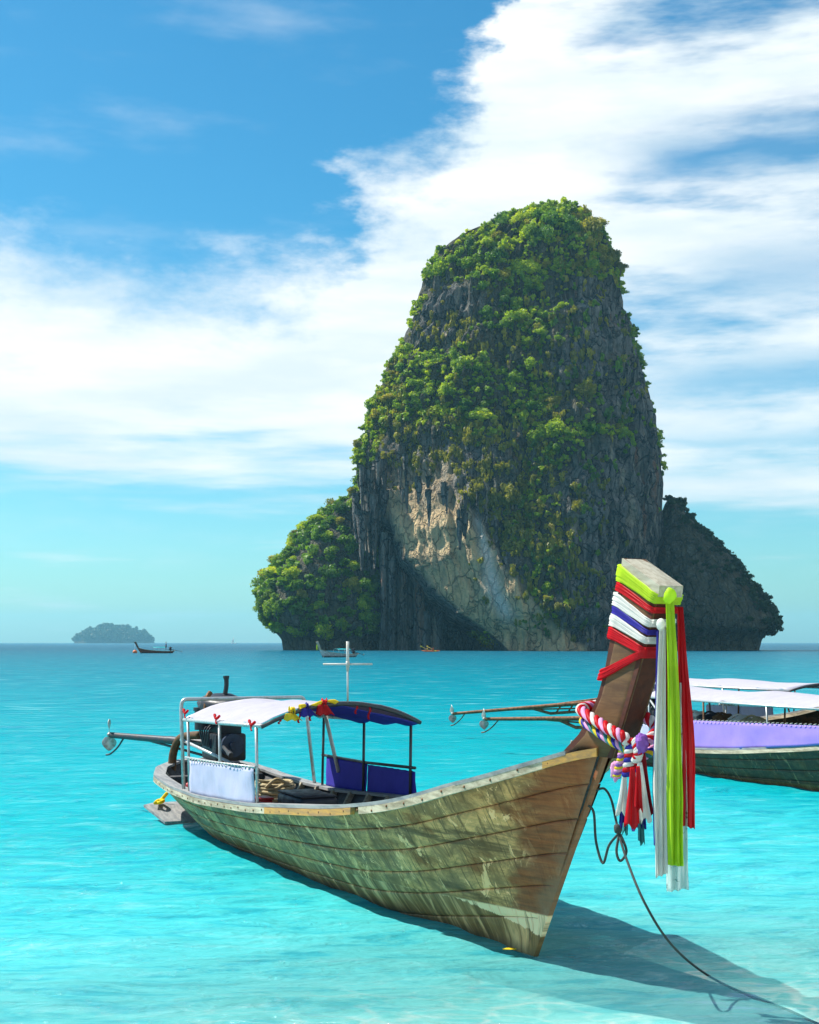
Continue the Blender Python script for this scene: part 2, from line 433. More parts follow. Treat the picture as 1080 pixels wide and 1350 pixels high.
# ================================================================== LIMESTONE TOWER
def mat_rock():
    m, t = new_mat('limestone')
    p = t.n('ShaderNodeNewGeometry').outputs['Position']
    tan = t.n('ShaderNodeAttribute', attribute_name='tan').outputs['Fac']
    soil_shade = t.n('ShaderNodeAttribute', attribute_name='soil_shade').outputs['Fac']
    white = t.n('ShaderNodeAttribute', attribute_name='white').outputs['Fac']
    st = t.noise(t.mapping(p, (0.42, 0.42, 0.035)), 1.0, 6, 0.62, 0.4)        # vertical water streaks
    st2 = t.noise(t.mapping(p, (1.3, 1.3, 0.10)), 1.0, 5, 0.6)
    bl = t.noise(p, 0.09, 6, 0.6); fi = t.noise(p, 0.9, 5, 0.62)
    c1 = t.mix(t.rng(st, 0.36, 0.64), (0.085, 0.086, 0.082), (0.27, 0.26, 0.24))
    c1 = t.mix(t.rng(st2, 0.50, 0.68, 0, 0.8), c1, (0.03, 0.032, 0.034))
    c1 = t.mix(t.rng(bl, 0.54, 0.70, 0, 0.55), c1, (0.27, 0.20, 0.13))
    c1 = t.mix(t.math('MULTIPLY', t.rng(t.noise(t.mapping(p, (0.16, 0.16, 0.03), (9, 3, 1)), 1.0, 5, 0.6), 0.60, 0.70), 0.6), c1, (0.28, 0.12, 0.055))
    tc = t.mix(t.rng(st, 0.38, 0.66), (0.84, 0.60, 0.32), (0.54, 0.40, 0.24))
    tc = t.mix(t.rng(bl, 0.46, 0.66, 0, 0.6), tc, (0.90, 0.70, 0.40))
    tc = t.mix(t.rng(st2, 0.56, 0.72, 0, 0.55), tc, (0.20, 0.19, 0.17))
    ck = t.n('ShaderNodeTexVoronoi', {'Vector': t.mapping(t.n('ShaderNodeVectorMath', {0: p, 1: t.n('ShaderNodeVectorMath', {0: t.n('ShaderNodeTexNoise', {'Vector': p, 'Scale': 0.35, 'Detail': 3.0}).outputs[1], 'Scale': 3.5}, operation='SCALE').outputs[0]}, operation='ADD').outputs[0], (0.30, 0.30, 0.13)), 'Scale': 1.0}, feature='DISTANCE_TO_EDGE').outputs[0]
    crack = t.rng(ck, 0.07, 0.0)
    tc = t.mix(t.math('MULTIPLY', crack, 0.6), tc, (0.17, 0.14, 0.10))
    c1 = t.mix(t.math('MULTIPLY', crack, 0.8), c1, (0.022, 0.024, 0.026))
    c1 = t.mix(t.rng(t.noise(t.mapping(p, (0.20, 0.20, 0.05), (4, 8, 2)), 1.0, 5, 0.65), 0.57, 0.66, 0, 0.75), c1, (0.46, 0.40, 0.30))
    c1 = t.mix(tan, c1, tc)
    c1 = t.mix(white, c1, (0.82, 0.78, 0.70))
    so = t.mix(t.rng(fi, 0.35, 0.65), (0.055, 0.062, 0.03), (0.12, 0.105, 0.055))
    c1 = t.mix(t.math('MULTIPLY', soil_shade, t.rng(fi, 0.30, 0.55, 0.3, 0.9)), c1, so)
    h = t.math('SUBTRACT', t.math('ADD', t.math('ADD', t.math('MULTIPLY', st, 1.2), st2), t.math('MULTIPLY', fi, 1.8)), t.math('MULTIPLY', crack, 0.8))
    principled(t, c1, 0.92, t.bump(h, 1.0, 1.5), spec=0.15)
    return m
ROCK = mat_rock()
YC = 400.0
def app(P):
    """where a point shows in the photograph"""
    return 540 + P[..., 0] / P[..., 1] * F, HZ - (P[..., 2] - EYE) / P[..., 1] * F

sil = np.array([  # row, edge on one side, edge on the other
    (262, 722, 732), (265, 694, 765), (272, 668, 778), (285, 640, 792), (300, 612, 802), (320, 584, 811), (345, 566, 820), (380, 553, 822), (402, 546, 824),
    (420, 541, 834), (450, 529, 841), (480, 511, 847), (510, 503, 853), (540, 492, 862), (570, 482, 866), (600, 472, 871), (640, 474, 872),
    (700, 472, 871), (740, 476, 868), (770, 490, 866), (800, 500, 864), (830, 505, 866), (858, 505, 868), (872, 505, 868)], float)
def tower():
    nrow, nf, nb = 330, 360, 70
    py = np.linspace(262, 870, nrow)
    zz = EYE - (py - HZ) / F * YC
    xl = (np.interp(py, sil[:, 0], sil[:, 1]) - 540) / F * YC; xr = (np.interp(py, sil[:, 0], sil[:, 2]) - 540) / F * YC
    cx, a = (xl + xr) / 2, (xr - xl) / 2
    th = np.concatenate([np.linspace(math.pi, 0, nf, endpoint=False), np.linspace(0, -math.pi, nb, endpoint=False)])
    c, s = np.cos(th), np.sin(th)
    tt = np.where(c < 0.30, (c - 0.30) / 1.30, (c - 0.30) / 0.70)
    g = np.where(s >= 0, (1 - np.abs(tt) ** 1.55) ** 0.75, -np.abs(s) ** 0.9)
    hfrac = np.clip((zz - 0) / 125.0, 0, 1)
    b = (13 + 25 * (1 - hfrac) ** 0.8) * sst(0.0, 27.0, a) ** 0.75
    yc = 398 + 10 * hfrac
    X = cx[:, None] + a[:, None] * c[None]
    Y = yc[:, None] - b[:, None] * g[None]
    Z = np.repeat(zz[:, None], len(th), 1)
    P = np.stack([X, Y, Z], -1)
    nx, ny = c[None] / a[:, None].clip(3), -np.sign(s)[None] * (np.abs(g) + 0.05)[None] / b[:, None].clip(3)
    L = np.sqrt(nx ** 2 + ny ** 2); nx, ny = nx / L, ny / L
    arc = np.cumsum(np.sqrt(np.diff(P[200, :, 0], prepend=P[200, 0, 0]) ** 2 + np.diff(P[200, :, 1], prepend=P[200, 0, 1]) ** 2))[None]
    px, py2 = app(P)
    front = (s > -0.05)[None] * np.ones_like(px)
    # the overhang: a slanting wall cut away beneath, open towards one side
    ex = np.interp(py2, [600, 640, 690, 730, 760, 800, 830, 856, 880], [486, 500, 516, 538, 560, 598, 632, 668, 690])
    dl = ex - px
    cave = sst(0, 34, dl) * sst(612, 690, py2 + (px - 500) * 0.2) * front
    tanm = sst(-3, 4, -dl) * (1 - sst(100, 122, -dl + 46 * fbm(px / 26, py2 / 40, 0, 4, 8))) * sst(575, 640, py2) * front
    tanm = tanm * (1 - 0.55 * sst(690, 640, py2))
    # relief
    flute = 1 - np.abs(fbm(arc / 7.0, Z / 60, 0.3, 4, 21)) * 5.0
    flute2 = 1 - np.abs(fbm(arc / 2.3, Z / 34, 0.8, 3, 31)) * 5.0
    lump = fbm(X / 17, Y / 17, Z / 21, 4, 41)
    fine = fbm(X / 3.2, Y / 3.2, Z / 4.5, 3, 51)
    ledge = np.abs(((Z / 9.5 + 2.6 * fbm(X / 22, Y / 22, 0.0, 3, 61)) % 1.0) - 0.5) * 2
    quiet = 1 - 0.50 * tanm
    edge = sst(0, 6, a)[:, None]
    dsp = (flute * 2.6 + flute2 * 1.5) * quiet + lump * 9.0 * (0.55 + 0.45 * quiet) + fine * 3.4 * quiet + ledge * 1.8 * quiet - 2.0
    sidep = 1 - 0.75 * sst(0.80, 0.98, np.abs(c))[None]              # keep the outline
    dsp = dsp * edge * sidep
    notch = sst(11.0, 3.0, Z) * (5.0 + 2.5 * fbm(arc / 9, 0, 0, 2, 71))    # undercut by the sea
    dsp = dsp - notch * front * (1 - 0.6 * tanm)
    P[..., 0] += nx * dsp; P[..., 1] += ny * dsp
    P[..., 1] += cave * (30 + 7 * (flute - 0.4))
    bulge = tanm * 7.0 * np.sin(np.clip((py2 - 590) / 250, 0, 1) * math.pi)
    P[..., 1] -= bulge * 0.6
    P[..., 1] += front * sst(800, 850, py2) * tanm * 2
    P[0, :, 2] += 0.5
    wl = np.interp(py2, [660, 700, 740, 780, 812], [624, 633, 642, 650, 668])
    white = np.exp(-((px - wl) / (4.5 + 0.07 * np.clip(py2 - 680, 0, 140))) ** 2) * sst(665, 690, py2) * sst(835, 800, py2) * front * 0.9
    veg = veg_mask(px, py2)
    soil_shade = np.clip(veg * 1.1, 0, 1) * (1 - tanm)
    me = grid_mesh('rock_tower', P, ROCK, closed_v=True, attrs={'tan': np.clip(tanm, 0, 1) * (1 - cave), 'soil_shade': soil_shade, 'white': white})
    o = tag(link('rock_tower', me), kind='structure')
    return o, P, px, py2, tanm
def blobs(px, py, L):
    out = np.zeros_like(px)
    for x, y, rx, ry, k in L:
        out = out + k * np.exp(-(((px - x) / rx) ** 2 + ((py - y) / ry) ** 2))
    return out
def veg_mask(px, py):
    b = blobs(px, py, [
        (690, 310, 120, 46, 1.3), (640, 345, 70, 45, .8), (770, 330, 50, 45, .7), (690, 420, 55, 60, .9), (600, 490, 75, 50, .9), (540, 520, 45, 60, .9),
        (690, 520, 70, 55, 1.0), (600, 555, 60, 40, .7), (790, 570, 42, 22, .95), (735, 600, 40, 40, .6), (700, 670, 45, 60, .85), (720, 750, 36, 60, .8),
        (700, 800, 40, 22, .8), (575, 605, 32, 14, .7), (480, 600, 18, 44, 1.2), (760, 425, 28, 14, .5), (815, 500, 18, 22, .5), (560, 380, 16, 30, .7), (815, 350, 14, 30, .8),
        (655, 640, 26, 36, .5), (770, 520, 25, 30, .4), (840, 640, 12, 40, .12), (525, 470, 20, 30, .8), (500, 560, 24, 40, .8)])
    n = blobs(px, py, [(592, 412, 26, 34, .95), (800, 462, 34, 52, .85), (760, 380, 22, 24, .3), (560, 690, 62, 90, 1.2), (600, 670, 42, 60, 1.0),
        (620, 770, 40, 70, 1.0), (700, 385, 12, 12, .2), (820, 720, 60, 120, 1.1), (650, 750, 16, 60, .6), (740, 480, 18, 30, .45), (650, 395, 14, 16, .3)])
    return np.clip(b - n, 0, 1.2)
tower_o, TP, tpx, tpy, ttan = tower()

# ---- wooded hill and bare spur that lean against the tower
hill_s = np.array([(628, 490, 505), (640, 478, 505), (654, 462, 508), (668, 446, 512), (684, 424, 516), (704, 400, 520), (720, 386, 520), (738, 374, 520), (755, 362, 520), (775, 352, 520), (795, 345, 520), (815, 352, 520), (835, 358, 520), (858, 362, 520), (872, 362, 520)], float)
spur_s = np.array([(655, 884, 892), (664, 879, 897), (680, 874, 908), (700, 868, 926), (715, 862, 941), (740, 856, 966), (770, 850, 988), (795, 846, 1004), (815, 842, 1016), (828, 840, 1020), (840, 840, 1014), (858, 842, 1010), (872, 842, 1010)], float)
def mound(name, s_, yc, depth, seed, amp, lean=0.0, soil_shade_v=0.3):
    nrow, nc = 130, 190
    py = np.linspace(s_[0, 0], s_[-1, 0], nrow)
    zz = EYE - (py - HZ) / F * yc
    xl = (np.interp(py, s_[:, 0], s_[:, 1]) - 540) / F * yc; xr = (np.interp(py, s_[:, 0], s_[:, 2]) - 540) / F * yc
    cx, a = (xl + xr) / 2, (xr - xl) / 2
    th = np.linspace(math.pi, -math.pi, nc, endpoint=False); c, s = np.cos(th), np.sin(th)
    b = depth * (a / a.max()) ** 0.8
    X = cx[:, None] + a[:, None] * c; Y = yc - b[:, None] * np.sign(s) * np.abs(s) ** 0.8 + lean * np.clip(zz, 0, 99)[:, None]; Z = np.repeat(zz[:, None], nc, 1)
    P = np.stack([X, Y, Z], -1)
    arc = (th * a.mean())[None]
    d = (1 - np.abs(fbm(arc / 5, Z / 30, 0, 4, seed)) * 5) * amp * 0.5 + fbm(X / 11, Y / 11, Z / 13, 4, seed + 9) * amp * 3 + fbm(X / 3, Y / 3, Z / 4, 3, seed + 5) * amp
    d = d * sst(0, 4, a)[:, None] * (1 - 0.6 * sst(0.85, 1, np.abs(c)))[None] - sst(8, 2.5, Z) * 4.0
    L = np.sqrt((c / 1) ** 2 + s ** 2)
    P[..., 0] += c / L * d * 0.8; P[..., 1] -= s / L * d
    one = np.ones(P.shape[:2])
    me = grid_mesh(name, P, ROCK, closed_v=True, attrs={'tan': one * 0, 'soil_shade': one * soil_shade_v, 'white': one * 0})
    return tag(link(name, me), kind='structure'), P
hill_o, HP = mound('wooded_hill', hill_s, 412.0, 26.0, 100, 1.2, 0.10, 0.8)
spur_o, SP = mound('rock_spur', spur_s, 404.0, 22.0, 130, 1.2, 0.05, 0.9)  # the spur's deep shade is painted in with a strong dark ground tone

# ---- stalactites hanging from the overhang, and columns standing in the cave
def stalactite(parent, top, length, r, seed, up=False):
    n = 9; ts = np.linspace(0, 1, n); sg = 9
    rad = r * (1 - 0.75 * ts ** 1.3) * (1 + 0.5 * fbm(ts * 4 + seed, seed * 1.7, 0, 2, seed))
    if up: rad = r * (0.75 + 0.5 * np.abs(ts - 0.5) + 0.35 * fbm(ts * 5 + seed, 0, 0, 2, seed))
    P = np.zeros((n, sg, 3))
    for i in range(n):
        for k in range(sg):
            t_ = 2 * math.pi * k / sg
            q = rad[i] * (1 + 0.35 * (vnoise(math.cos(t_) * 1.8 + 5, math.sin(t_) * 1.8 + seed, ts[i] * 2.0, seed) - 0.5) * 2)
            P[i, k] = (q * math.cos(t_) + 0.4 * r * (fbm(ts[i] * 2, seed, 0, 2, seed + 3)), q * math.sin(t_), -length * ts[i])
    m = MB().grid(P, closed_v=True); m.f.append(tuple(range((n - 1) * sg, n * sg))); m.f.append(tuple(range(sg - 1, -1, -1)))
    me = m.mesh('stalactite' if not up else 'rock_column', ROCK)
    o = link('stalactite' if not up else 'rock_column', me, parent); o.location = top
    return o
for i in range(34):
    x = rng.uniform(469, 508); y0 = rng.uniform(600, 680); y1 = y0 + rng.uniform(30, 95) * (1.15 - abs(x - 486) / 40)
    d = rng.uniform(386, 398); tp = at_px(x, y0, d)
    stalactite(tower_o, tp, (min(y1, 758) - y0) / F * d, rng.uniform(0.7, 1.7), 200 + i)
for i in range(26):
    x = rng.uniform(503, 585); d = rng.uniform(388, 400); yb = 858
    y0 = np.interp(x, [500, 540, 585], [690, 745, 805]) + rng.uniform(-6, 34)
    tp = at_px(x, y0, d); stalactite(tower_o, tp, tp.z + 1.0, rng.uniform(0.8, 1.9), 300 + i, True)
for i in range(16):   # drips over the pale wall
    x = rng.uniform(520, 640); y0 = rng.uniform(600, 660) + (x - 560) * 0.5; d = 371 - (x - 520) * 0.05
    stalactite(tower_o, at_px(x, y0, d), rng.uniform(3, 9), rng.uniform(0.5, 1.1), 400 + i)

# ================================================================== VEGETATION
def mat_leaf(name, cols, trans=0.35):
    m, t = new_mat(name)
    p = t.n('ShaderNodeNewGeometry').outputs['Position']
    rnd = t.n('ShaderNodeObjectInfo').outputs['Random']
    tint = t.n('ShaderNodeAttribute', attribute_name='tint').outputs['Fac']
    n1 = t.noise(p, 0.11, 4, 0.6)
    f = t.math('ADD', t.math('MULTIPLY', rnd, 0.34), t.math('ADD', t.math('MULTIPLY', tint, 0.5), t.math('MULTIPLY', t.math('SUBTRACT', n1, 0.47), 1.3)), clamp=True)
    col = t.ramp(f, [(0.0, cols[0]), (0.40, cols[1]), (0.72, cols[2]), (1.0, cols[3])])
    d = t.n('ShaderNodeBsdfDiffuse', {'Color': col}); tr = t.n('ShaderNodeBsdfTranslucent', {'Color': t.mix(1.0, col, (1.15, 1.2, 0.5), 'MULTIPLY')})
    mx = t.n('ShaderNodeMixShader', {0: trans + 0.12, 1: d.outputs[0], 2: tr.outputs[0]})
    gl = t.n('ShaderNodeBsdfGlossy', {'Roughness': 0.5, 'Color': (1, 1, 1, 1)})
    mx2 = t.n('ShaderNodeMixShader', {0: 0.03, 1: mx.outputs[0], 2: gl.outputs[0]})
    t.link(mx2.outputs[0], t.out.inputs[0]); return m
LEAF_G = mat_leaf('leaves_green', [(0.045, 0.10, 0.006), (0.20, 0.33, 0.008), (0.50, 0.58, 0.008), (0.78, 0.76, 0.012)])
LEAF_D = mat_leaf('leaves_dark', [(0.028, 0.070, 0.007), (0.095, 0.20, 0.009), (0.20, 0.35, 0.011), (0.36, 0.50, 0.014)])
LEAF_Y = mat_leaf('leaves_olive', [(0.10, 0.11, 0.012), (0.26, 0.25, 0.018), (0.46, 0.40, 0.03), (0.50, 0.36, 0.10)])
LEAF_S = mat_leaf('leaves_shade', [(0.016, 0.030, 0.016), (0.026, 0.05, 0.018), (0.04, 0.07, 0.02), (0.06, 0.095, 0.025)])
BARK = paint('bark', (0.16, 0.12, 0.085), 0.9, 0.6, 1.5)

def crown_arrays(nleaf, seed, lobes=8, flat=0.75, leaf=(0.13, 0.26)):
    """unit crown (radius about 1): leaf clumps on the skin of several lobes"""
    r = np.random.default_rng(seed)
    lc = r.normal(size=(lobes, 3)); lc /= np.linalg.norm(lc, axis=1)[:, None]
    lc *= (r.uniform(0.25, 0.80, lobes))[:, None]; lc[:, 2] = lc[:, 2] * flat * 0.9 + 0.1; lc[:, :2] *= r.uniform(0.6, 1.25, 2)
    lr = r.uniform(0.16, 0.50, lobes)
    k = r.choice(lobes, nleaf, p=lr ** 2 / (lr ** 2).sum())
    dr = r.normal(size=(nleaf, 3)); dr[:, 2] = dr[:, 2] * 0.9 + 0.25; dr /= np.linalg.norm(dr, axis=1)[:, None]
    rad = lr[k] * r.uniform(0.45, 1.30, nleaf)
    P = lc[k] + dr * rad[:, None] * np.array([1, 1, flat])
    nrm = dr + r.normal(size=(nleaf, 3)) * 0.8; nrm /= np.linalg.norm(nrm, axis=1)[:, None]
    t1 = np.cross(nrm, r.normal(size=(nleaf, 3))); t1 /= np.linalg.norm(t1, axis=1)[:, None]; t2 = np.cross(nrm, t1)
    sz = r.uniform(leaf[0], leaf[1], nleaf)[:, None]; sy = sz * r.uniform(0.45, 0.8, nleaf)[:, None]
    V = np.stack([P - t1 * sz, P - t2 * sy + nrm * sz * 0.15, P + t1 * sz, P + t2 * sy + nrm * sz * 0.15], 1)
    lt = r.uniform(0, 1, lobes)
    tint = np.clip(lt[k] * 0.6 + r.uniform(0, 1, nleaf) * 0.4, 0, 1)
    return V, np.repeat(tint[:, None], 4, 1)
def leaf_mesh(name, V, tint, mat):
    """V (n,4,3) loose quads"""
    n = len(V); me = bpy.data.meshes.new(name)
    me.vertices.add(n * 4); me.vertices.foreach_set('co', V.astype(np.float32).ravel())
    me.loops.add(n * 4); me.loops.foreach_set('vertex_index', np.arange(n * 4, dtype=np.int32))
    me.polygons.add(n); me.polygons.foreach_set('loop_start', (np.arange(n) * 4).astype(np.int32))
    me.update(calc_edges=True)
    at = me.attributes.new('tint', 'FLOAT', 'POINT'); at.data.foreach_set('value', tint.astype(np.float32).ravel())
    me.materials.append(mat); return me
def trunk_mesh(seed):
    r = random.Random(seed); m = MB()
    lean = (r.uniform(-.2, .2), r.uniform(-.2, .2))
    m.tube([(0, 0, -0.9), (lean[0] * .4, lean[1] * .4, -0.4), (lean[0], lean[1], 0.15), (lean[0] * 1.2, lean[1] * 1.2, 0.45)], [0.085, 0.065, 0.05, 0.03], 6)
    for k in range(4):
        a = r.uniform(0, 6.28); q = r.uniform(0.4, 0.65)
        m.tube([(lean[0] * .6, lean[1] * .6, -0.15 + 0.1 * k), (lean[0] + math.cos(a) * q * .5, lean[1] + math.sin(a) * q * .5, 0.15 + .06 * k), (lean[0] + math.cos(a) * q, lean[1] + math.sin(a) * q, 0.4)], [0.04, 0.028, 0.012], 5)
    return m.mesh('trunk', BARK)
TRUNKS = [trunk_mesh(i) for i in range(4)]
CROWNS = {}
for key, mat in (('g', LEAF_G), ('d', LEAF_D), ('y', LEAF_Y), ('s', LEAF_S)):
    CROWNS[key] = []
    for i in range(5):
        V, ti = crown_arrays(1700, 500 + i * 7 + ord(key), lobes=random.Random(i + ord(key)).randint(11, 17), flat=(0.75, 0.9, 1.1, 0.85, 1.0)[i], leaf=(0.05, 0.15))
        CROWNS[key].append(leaf_mesh('crown', V, ti, mat))
def plant_tree(loc, size, key, label, group, name='tree', sq=1.0):
    r = empty(name, loc, random.uniform(0, 6.28), size)
    r.scale = (size * random.uniform(.75, 1.3), size * random.uniform(.75, 1.2), size * sq * random.uniform(.75, 1.25))
    tag(r, label, 'tree', group)
    link('trunk', random.choice(TRUNKS), r)
    link('crown', random.choice(CROWNS[key]), r)
    return r
def scatter(P, n, weight, seed):
    """random points on a ring grid, weighted; returns points, outward normals, index"""
    r = np.random.default_rng(seed)
    du = np.gradient(P, axis=1); dv = np.gradient(P, axis=0)
    N = np.cross(du, dv); A = np.linalg.norm(N, axis=-1)
    N = N / (A[..., None] + 1e-9)
    wgt = (A * weight).ravel(); wgt = np.clip(wgt, 0, None); wgt /= wgt.sum()
    ii = r.choice(len(wgt), n, p=wgt, replace=False)
    return P.reshape(-1, 3)[ii], N.reshape(-1, 3)[ii], ii
def spread(pts, rad, keep):
    """drop points that crowd each other"""
    out = []
    for i, p in enumerate(pts):
        if all(np.sum((p - pts[j]) ** 2) > (0.62 * (rad[i] + rad[j])) ** 2 for j in out):
            out.append(i)
            if len(out) >= keep: break
    return out
centre = np.array([TP[..., 0].mean(), 405.0, 50.0])
def outward(pts, N, c):
    s = np.sign(np.sum(N * (pts - c), 1)); s[s == 0] = 1
    return N * s[:, None]

# trees and bushes on the tower: the largest as things of their own, the small scrub as stuff
facing = (TP[..., 1] < 404).astype(float)
vm = veg_mask(tpx, tpy) * (1 - 0.93 * sst(0.2, 0.7, ttan))
patch = sst(-0.03, 0.09, fbm(tpx / 34, tpy / 30, 0, 4, 77) + (vm - 0.62) * 0.42)
wt = np.clip(vm, 0, 1) ** 1.3 * patch * facing
pts, nor, ii = scatter(TP, 1500, wt, 11); nor = outward(pts, nor, centre)
fx, fy = tpx.ravel()[ii], tpy.ravel()[ii]
rad = np.random.default_rng(3).uniform(0.0, 1.0, len(pts)) ** 1.8 * 2.7 + 1.0 * np.where(fy < 420, 1.05, 1.0)
keep = spread(pts, rad, 186)
for i in keep:
    p, q = pts[i], nor[i]
    olive = (fx[i] < 535 and random.random() < .55) or (fy[i] > 600 and random.random() < .5) or (fx[i] > 760 and fy[i] < 380 and random.random() < .6) or random.random() < 0.12
    key = 'y' if olive else ('g' if random.random() < .72 else 'd')
    loc = Vector(p) + Vector((q[0], q[1], 0)) * rad[i] * 0.30 + Vector((0, 0, rad[i] * 0.20))
    lab = {'y': ('olive yellow bush clinging to the limestone tower', 'yellowed bushes on the limestone tower'),
           'g': ('bright green bushy tree clinging to the limestone tower', 'bright green trees on the limestone tower'),
           'd': ('dark green bushy tree clinging to the limestone tower', 'dark green trees on the limestone tower')}[key]
    plant_tree(loc, rad[i], key, lab[0], lab[1], {'y': 'bush', 'g': 'bushy_tree', 'd': 'dark_tree'}[key], random.uniform(.8, 1.1))
def scrub(name, P, weight, n, rr, mat, seed, label=None, nleaf=110, lift=0.25, c=centre, zst=(.7, 1.2)):
    pts, nor, ii = scatter(P, n, weight, seed); nor = outward(pts, nor, c)
    r = np.random.default_rng(seed + 1); VV, TT = [], []
    temps = [crown_arrays(nleaf, seed + 50 + k, lobes=5, leaf=(0.14, 0.36)) for k in range(6)]
    for p, q in zip(pts, nor):
        V, ti = temps[r.integers(6)]; a = r.uniform(0, 6.28); s = r.uniform(*rr)
        M = np.array([[math.cos(a), -math.sin(a), 0], [math.sin(a), math.cos(a), 0], [0, 0, r.uniform(*zst)]]) * s
        VV.append(V @ M.T + p + np.array([q[0], q[1], 0.15]) * s * lift)
        TT.append(np.clip(ti * 0.6 + r.uniform(0, 0.75), 0, 1))
    o = link(name, leaf_mesh(name, np.concatenate(VV), np.concatenate(TT), mat))
    tag(o, label, 'scrub', kind='stuff'); return o
scrub('green_scrub', TP, np.clip(vm, 0, 1) * (0.03 + patch) * facing, 1500, (0.45, 1.7), LEAF_G, 21, 'low green scrub covering the limestone tower')
low = np.clip(blobs(tpx, tpy, [(705, 720, 52, 100, 1.0), (650, 640, 40, 50, .6), (600, 590, 80, 40, .5), (520, 540, 30, 60, .7), (770, 330, 40, 40, .5), (640, 480, 120, 90, .35)]), 0, 1)
scrub('olive_scrub', TP, (low * 0.9 * (1 - sst(0.5, 1.2, vm) * 0.5)) * (1 - 0.95 * sst(0.2, 0.7, ttan)) * facing * sst(-0.15, 0.1, fbm(tpx / 14, tpy / 14, 0, 3, 78)), 1500, (0.4, 1.3), LEAF_Y, 31, 'yellowed dry scrub in the cracks of the limestone tower', zst=(1.0, 2.6))
scrub('cliff_tufts', TP, facing * (0.10 + 0.9 * sst(0.05, 0.2, fbm(tpx / 16, tpy / 22, 0, 3, 79))) * (tpx > 690) * (tpy < 845) * (1 - 0.85 * sst(760, 800, tpx) * sst(560, 640, tpy)), 330, (0.5, 1.3), LEAF_D, 41, 'small dark tufts on the bare cliff of the limestone tower', zst=(.8, 2.2))
# the trees that show against the sky along the outline
out_w = ((tpx < np.interp(tpy, sil[:, 0], sil[:, 1]) + 9) & (tpy < 660)) | ((tpx > np.interp(tpy, sil[:, 0], sil[:, 2]) - 8) & (tpy < 640)) | (tpy < 276)
scrub('skyline_scrub', TP, out_w * (0.08 + sst(-0.02, 0.16, fbm(tpx / 20, tpy / 20, 0, 2, 80)) * (1 - 0.75 * sst(800, 815, tpx) * sst(360, 400, tpy))), 260, (0.8, 2.0), LEAF_G, 51, 'ragged scrub along the skyline of the limestone tower', lift=0.3)
# wooded hill
hpx, hpy = app(HP)
hc = np.array([HP[..., 0].mean(), 412.0, 10.0])
hw = (HP[..., 1] < 424) * sst(838, 822, hpy) * (hpx < 518)
pts, nor, ii = scatter(HP, 900, hw, 61); nor = outward(pts, nor, hc)
rad = np.random.default_rng(5).uniform(1.7, 3.5, len(pts)); keep = spread(pts, rad, 114)
for i in keep:
    p, q = pts[i], nor[i]; y_ = random.random() < 0.10
    key = 'y' if y_ else ('g' if random.random() < .55 else 'd')
    loc = Vector(p) + Vector((q[0], q[1], 0)) * rad[i] * 0.25 + Vector((0, 0, rad[i] * 0.25))
    lab = {'y': ('yellowish tree among the green ones on the wooded hill', 'yellowish trees on the wooded hill'),
           'g': ('leafy mid green tree on the wooded hill beside the rock tower', 'mid green trees on the wooded hill'),
           'd': ('dense dark green tree on the wooded hill beside the rock tower', 'dark green trees on the wooded hill')}[key]
    plant_tree(loc, rad[i], key, lab[0], lab[1], {'y': 'yellowish_tree', 'g': 'leafy_tree', 'd': 'dense_tree'}[key], random.uniform(.85, 1.15))
scrub('hill_undergrowth', HP, hw, 420, (1.2, 2.6), LEAF_D, 71, 'green undergrowth between the trees of the wooded hill', c=hc)
spx, spy = app(SP)
sc_ = np.array([SP[..., 0].mean(), 404.0, 5.0])
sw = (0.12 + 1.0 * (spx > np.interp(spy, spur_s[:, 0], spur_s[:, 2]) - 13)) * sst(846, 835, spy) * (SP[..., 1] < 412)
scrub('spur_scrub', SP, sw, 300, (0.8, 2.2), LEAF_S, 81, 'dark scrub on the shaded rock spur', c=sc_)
bw = (tpy > 832) * (tpy < 848) * (tpx < 640) * facing
scrub('shore_scrub', TP, bw, 50, (0.6, 1.4), LEAF_G, 91, 'green scrub at the foot of the limestone tower')

# ================================================================== FAR ISLAND
def far_island():
    d = 3900.0; S = d / F
    prof = np.array([(100, 847), (104, 838), (110, 833), (120, 827), (135, 823), (150, 823), (165, 824), (172, 826), (178, 829), (186, 831), (196, 837), (202, 847)], float)
    xs = np.linspace(100, 202, 150); ht = np.interp(xs, prof[:, 0], HZ - prof[:, 1]) * S
    vs = np.linspace(-1, 1, 50)
    X = np.repeat(((xs - 540) * S)[:, None], 50, 1); Yy = d + vs[None] * 100 * np.sqrt(np.clip(1 - ((xs - 151) / 52) ** 2, 0.02, 1))[:, None]
    Zz = ht[:, None] * np.sqrt(np.clip(1 - vs[None] ** 2, 0, 1)) * 0.86 + fbm(X / 27, Yy / 27, 0, 3, 7) * 27
    P = np.stack([X, Yy, np.where(np.abs(vs)[None] > 0.97, -2, Zz)], -1)
    one = np.ones(P.shape[:2])
    o = tag(link('far_island', grid_mesh('far_island', P, ROCK, attrs={'tan': one * 0, 'soil_shade': one, 'white': one * 0})), kind='structure')
    wv = (P[..., 1] < d + 10) * (P[..., 2] > 6)
    scrub('far_woods', P, wv, 480, (5.0, 13.0), LEAF_S, 95, 'hazy blue green woods covering the far island', nleaf=90, c=np.array([P[..., 0].mean(), d, 0]))
far_island()

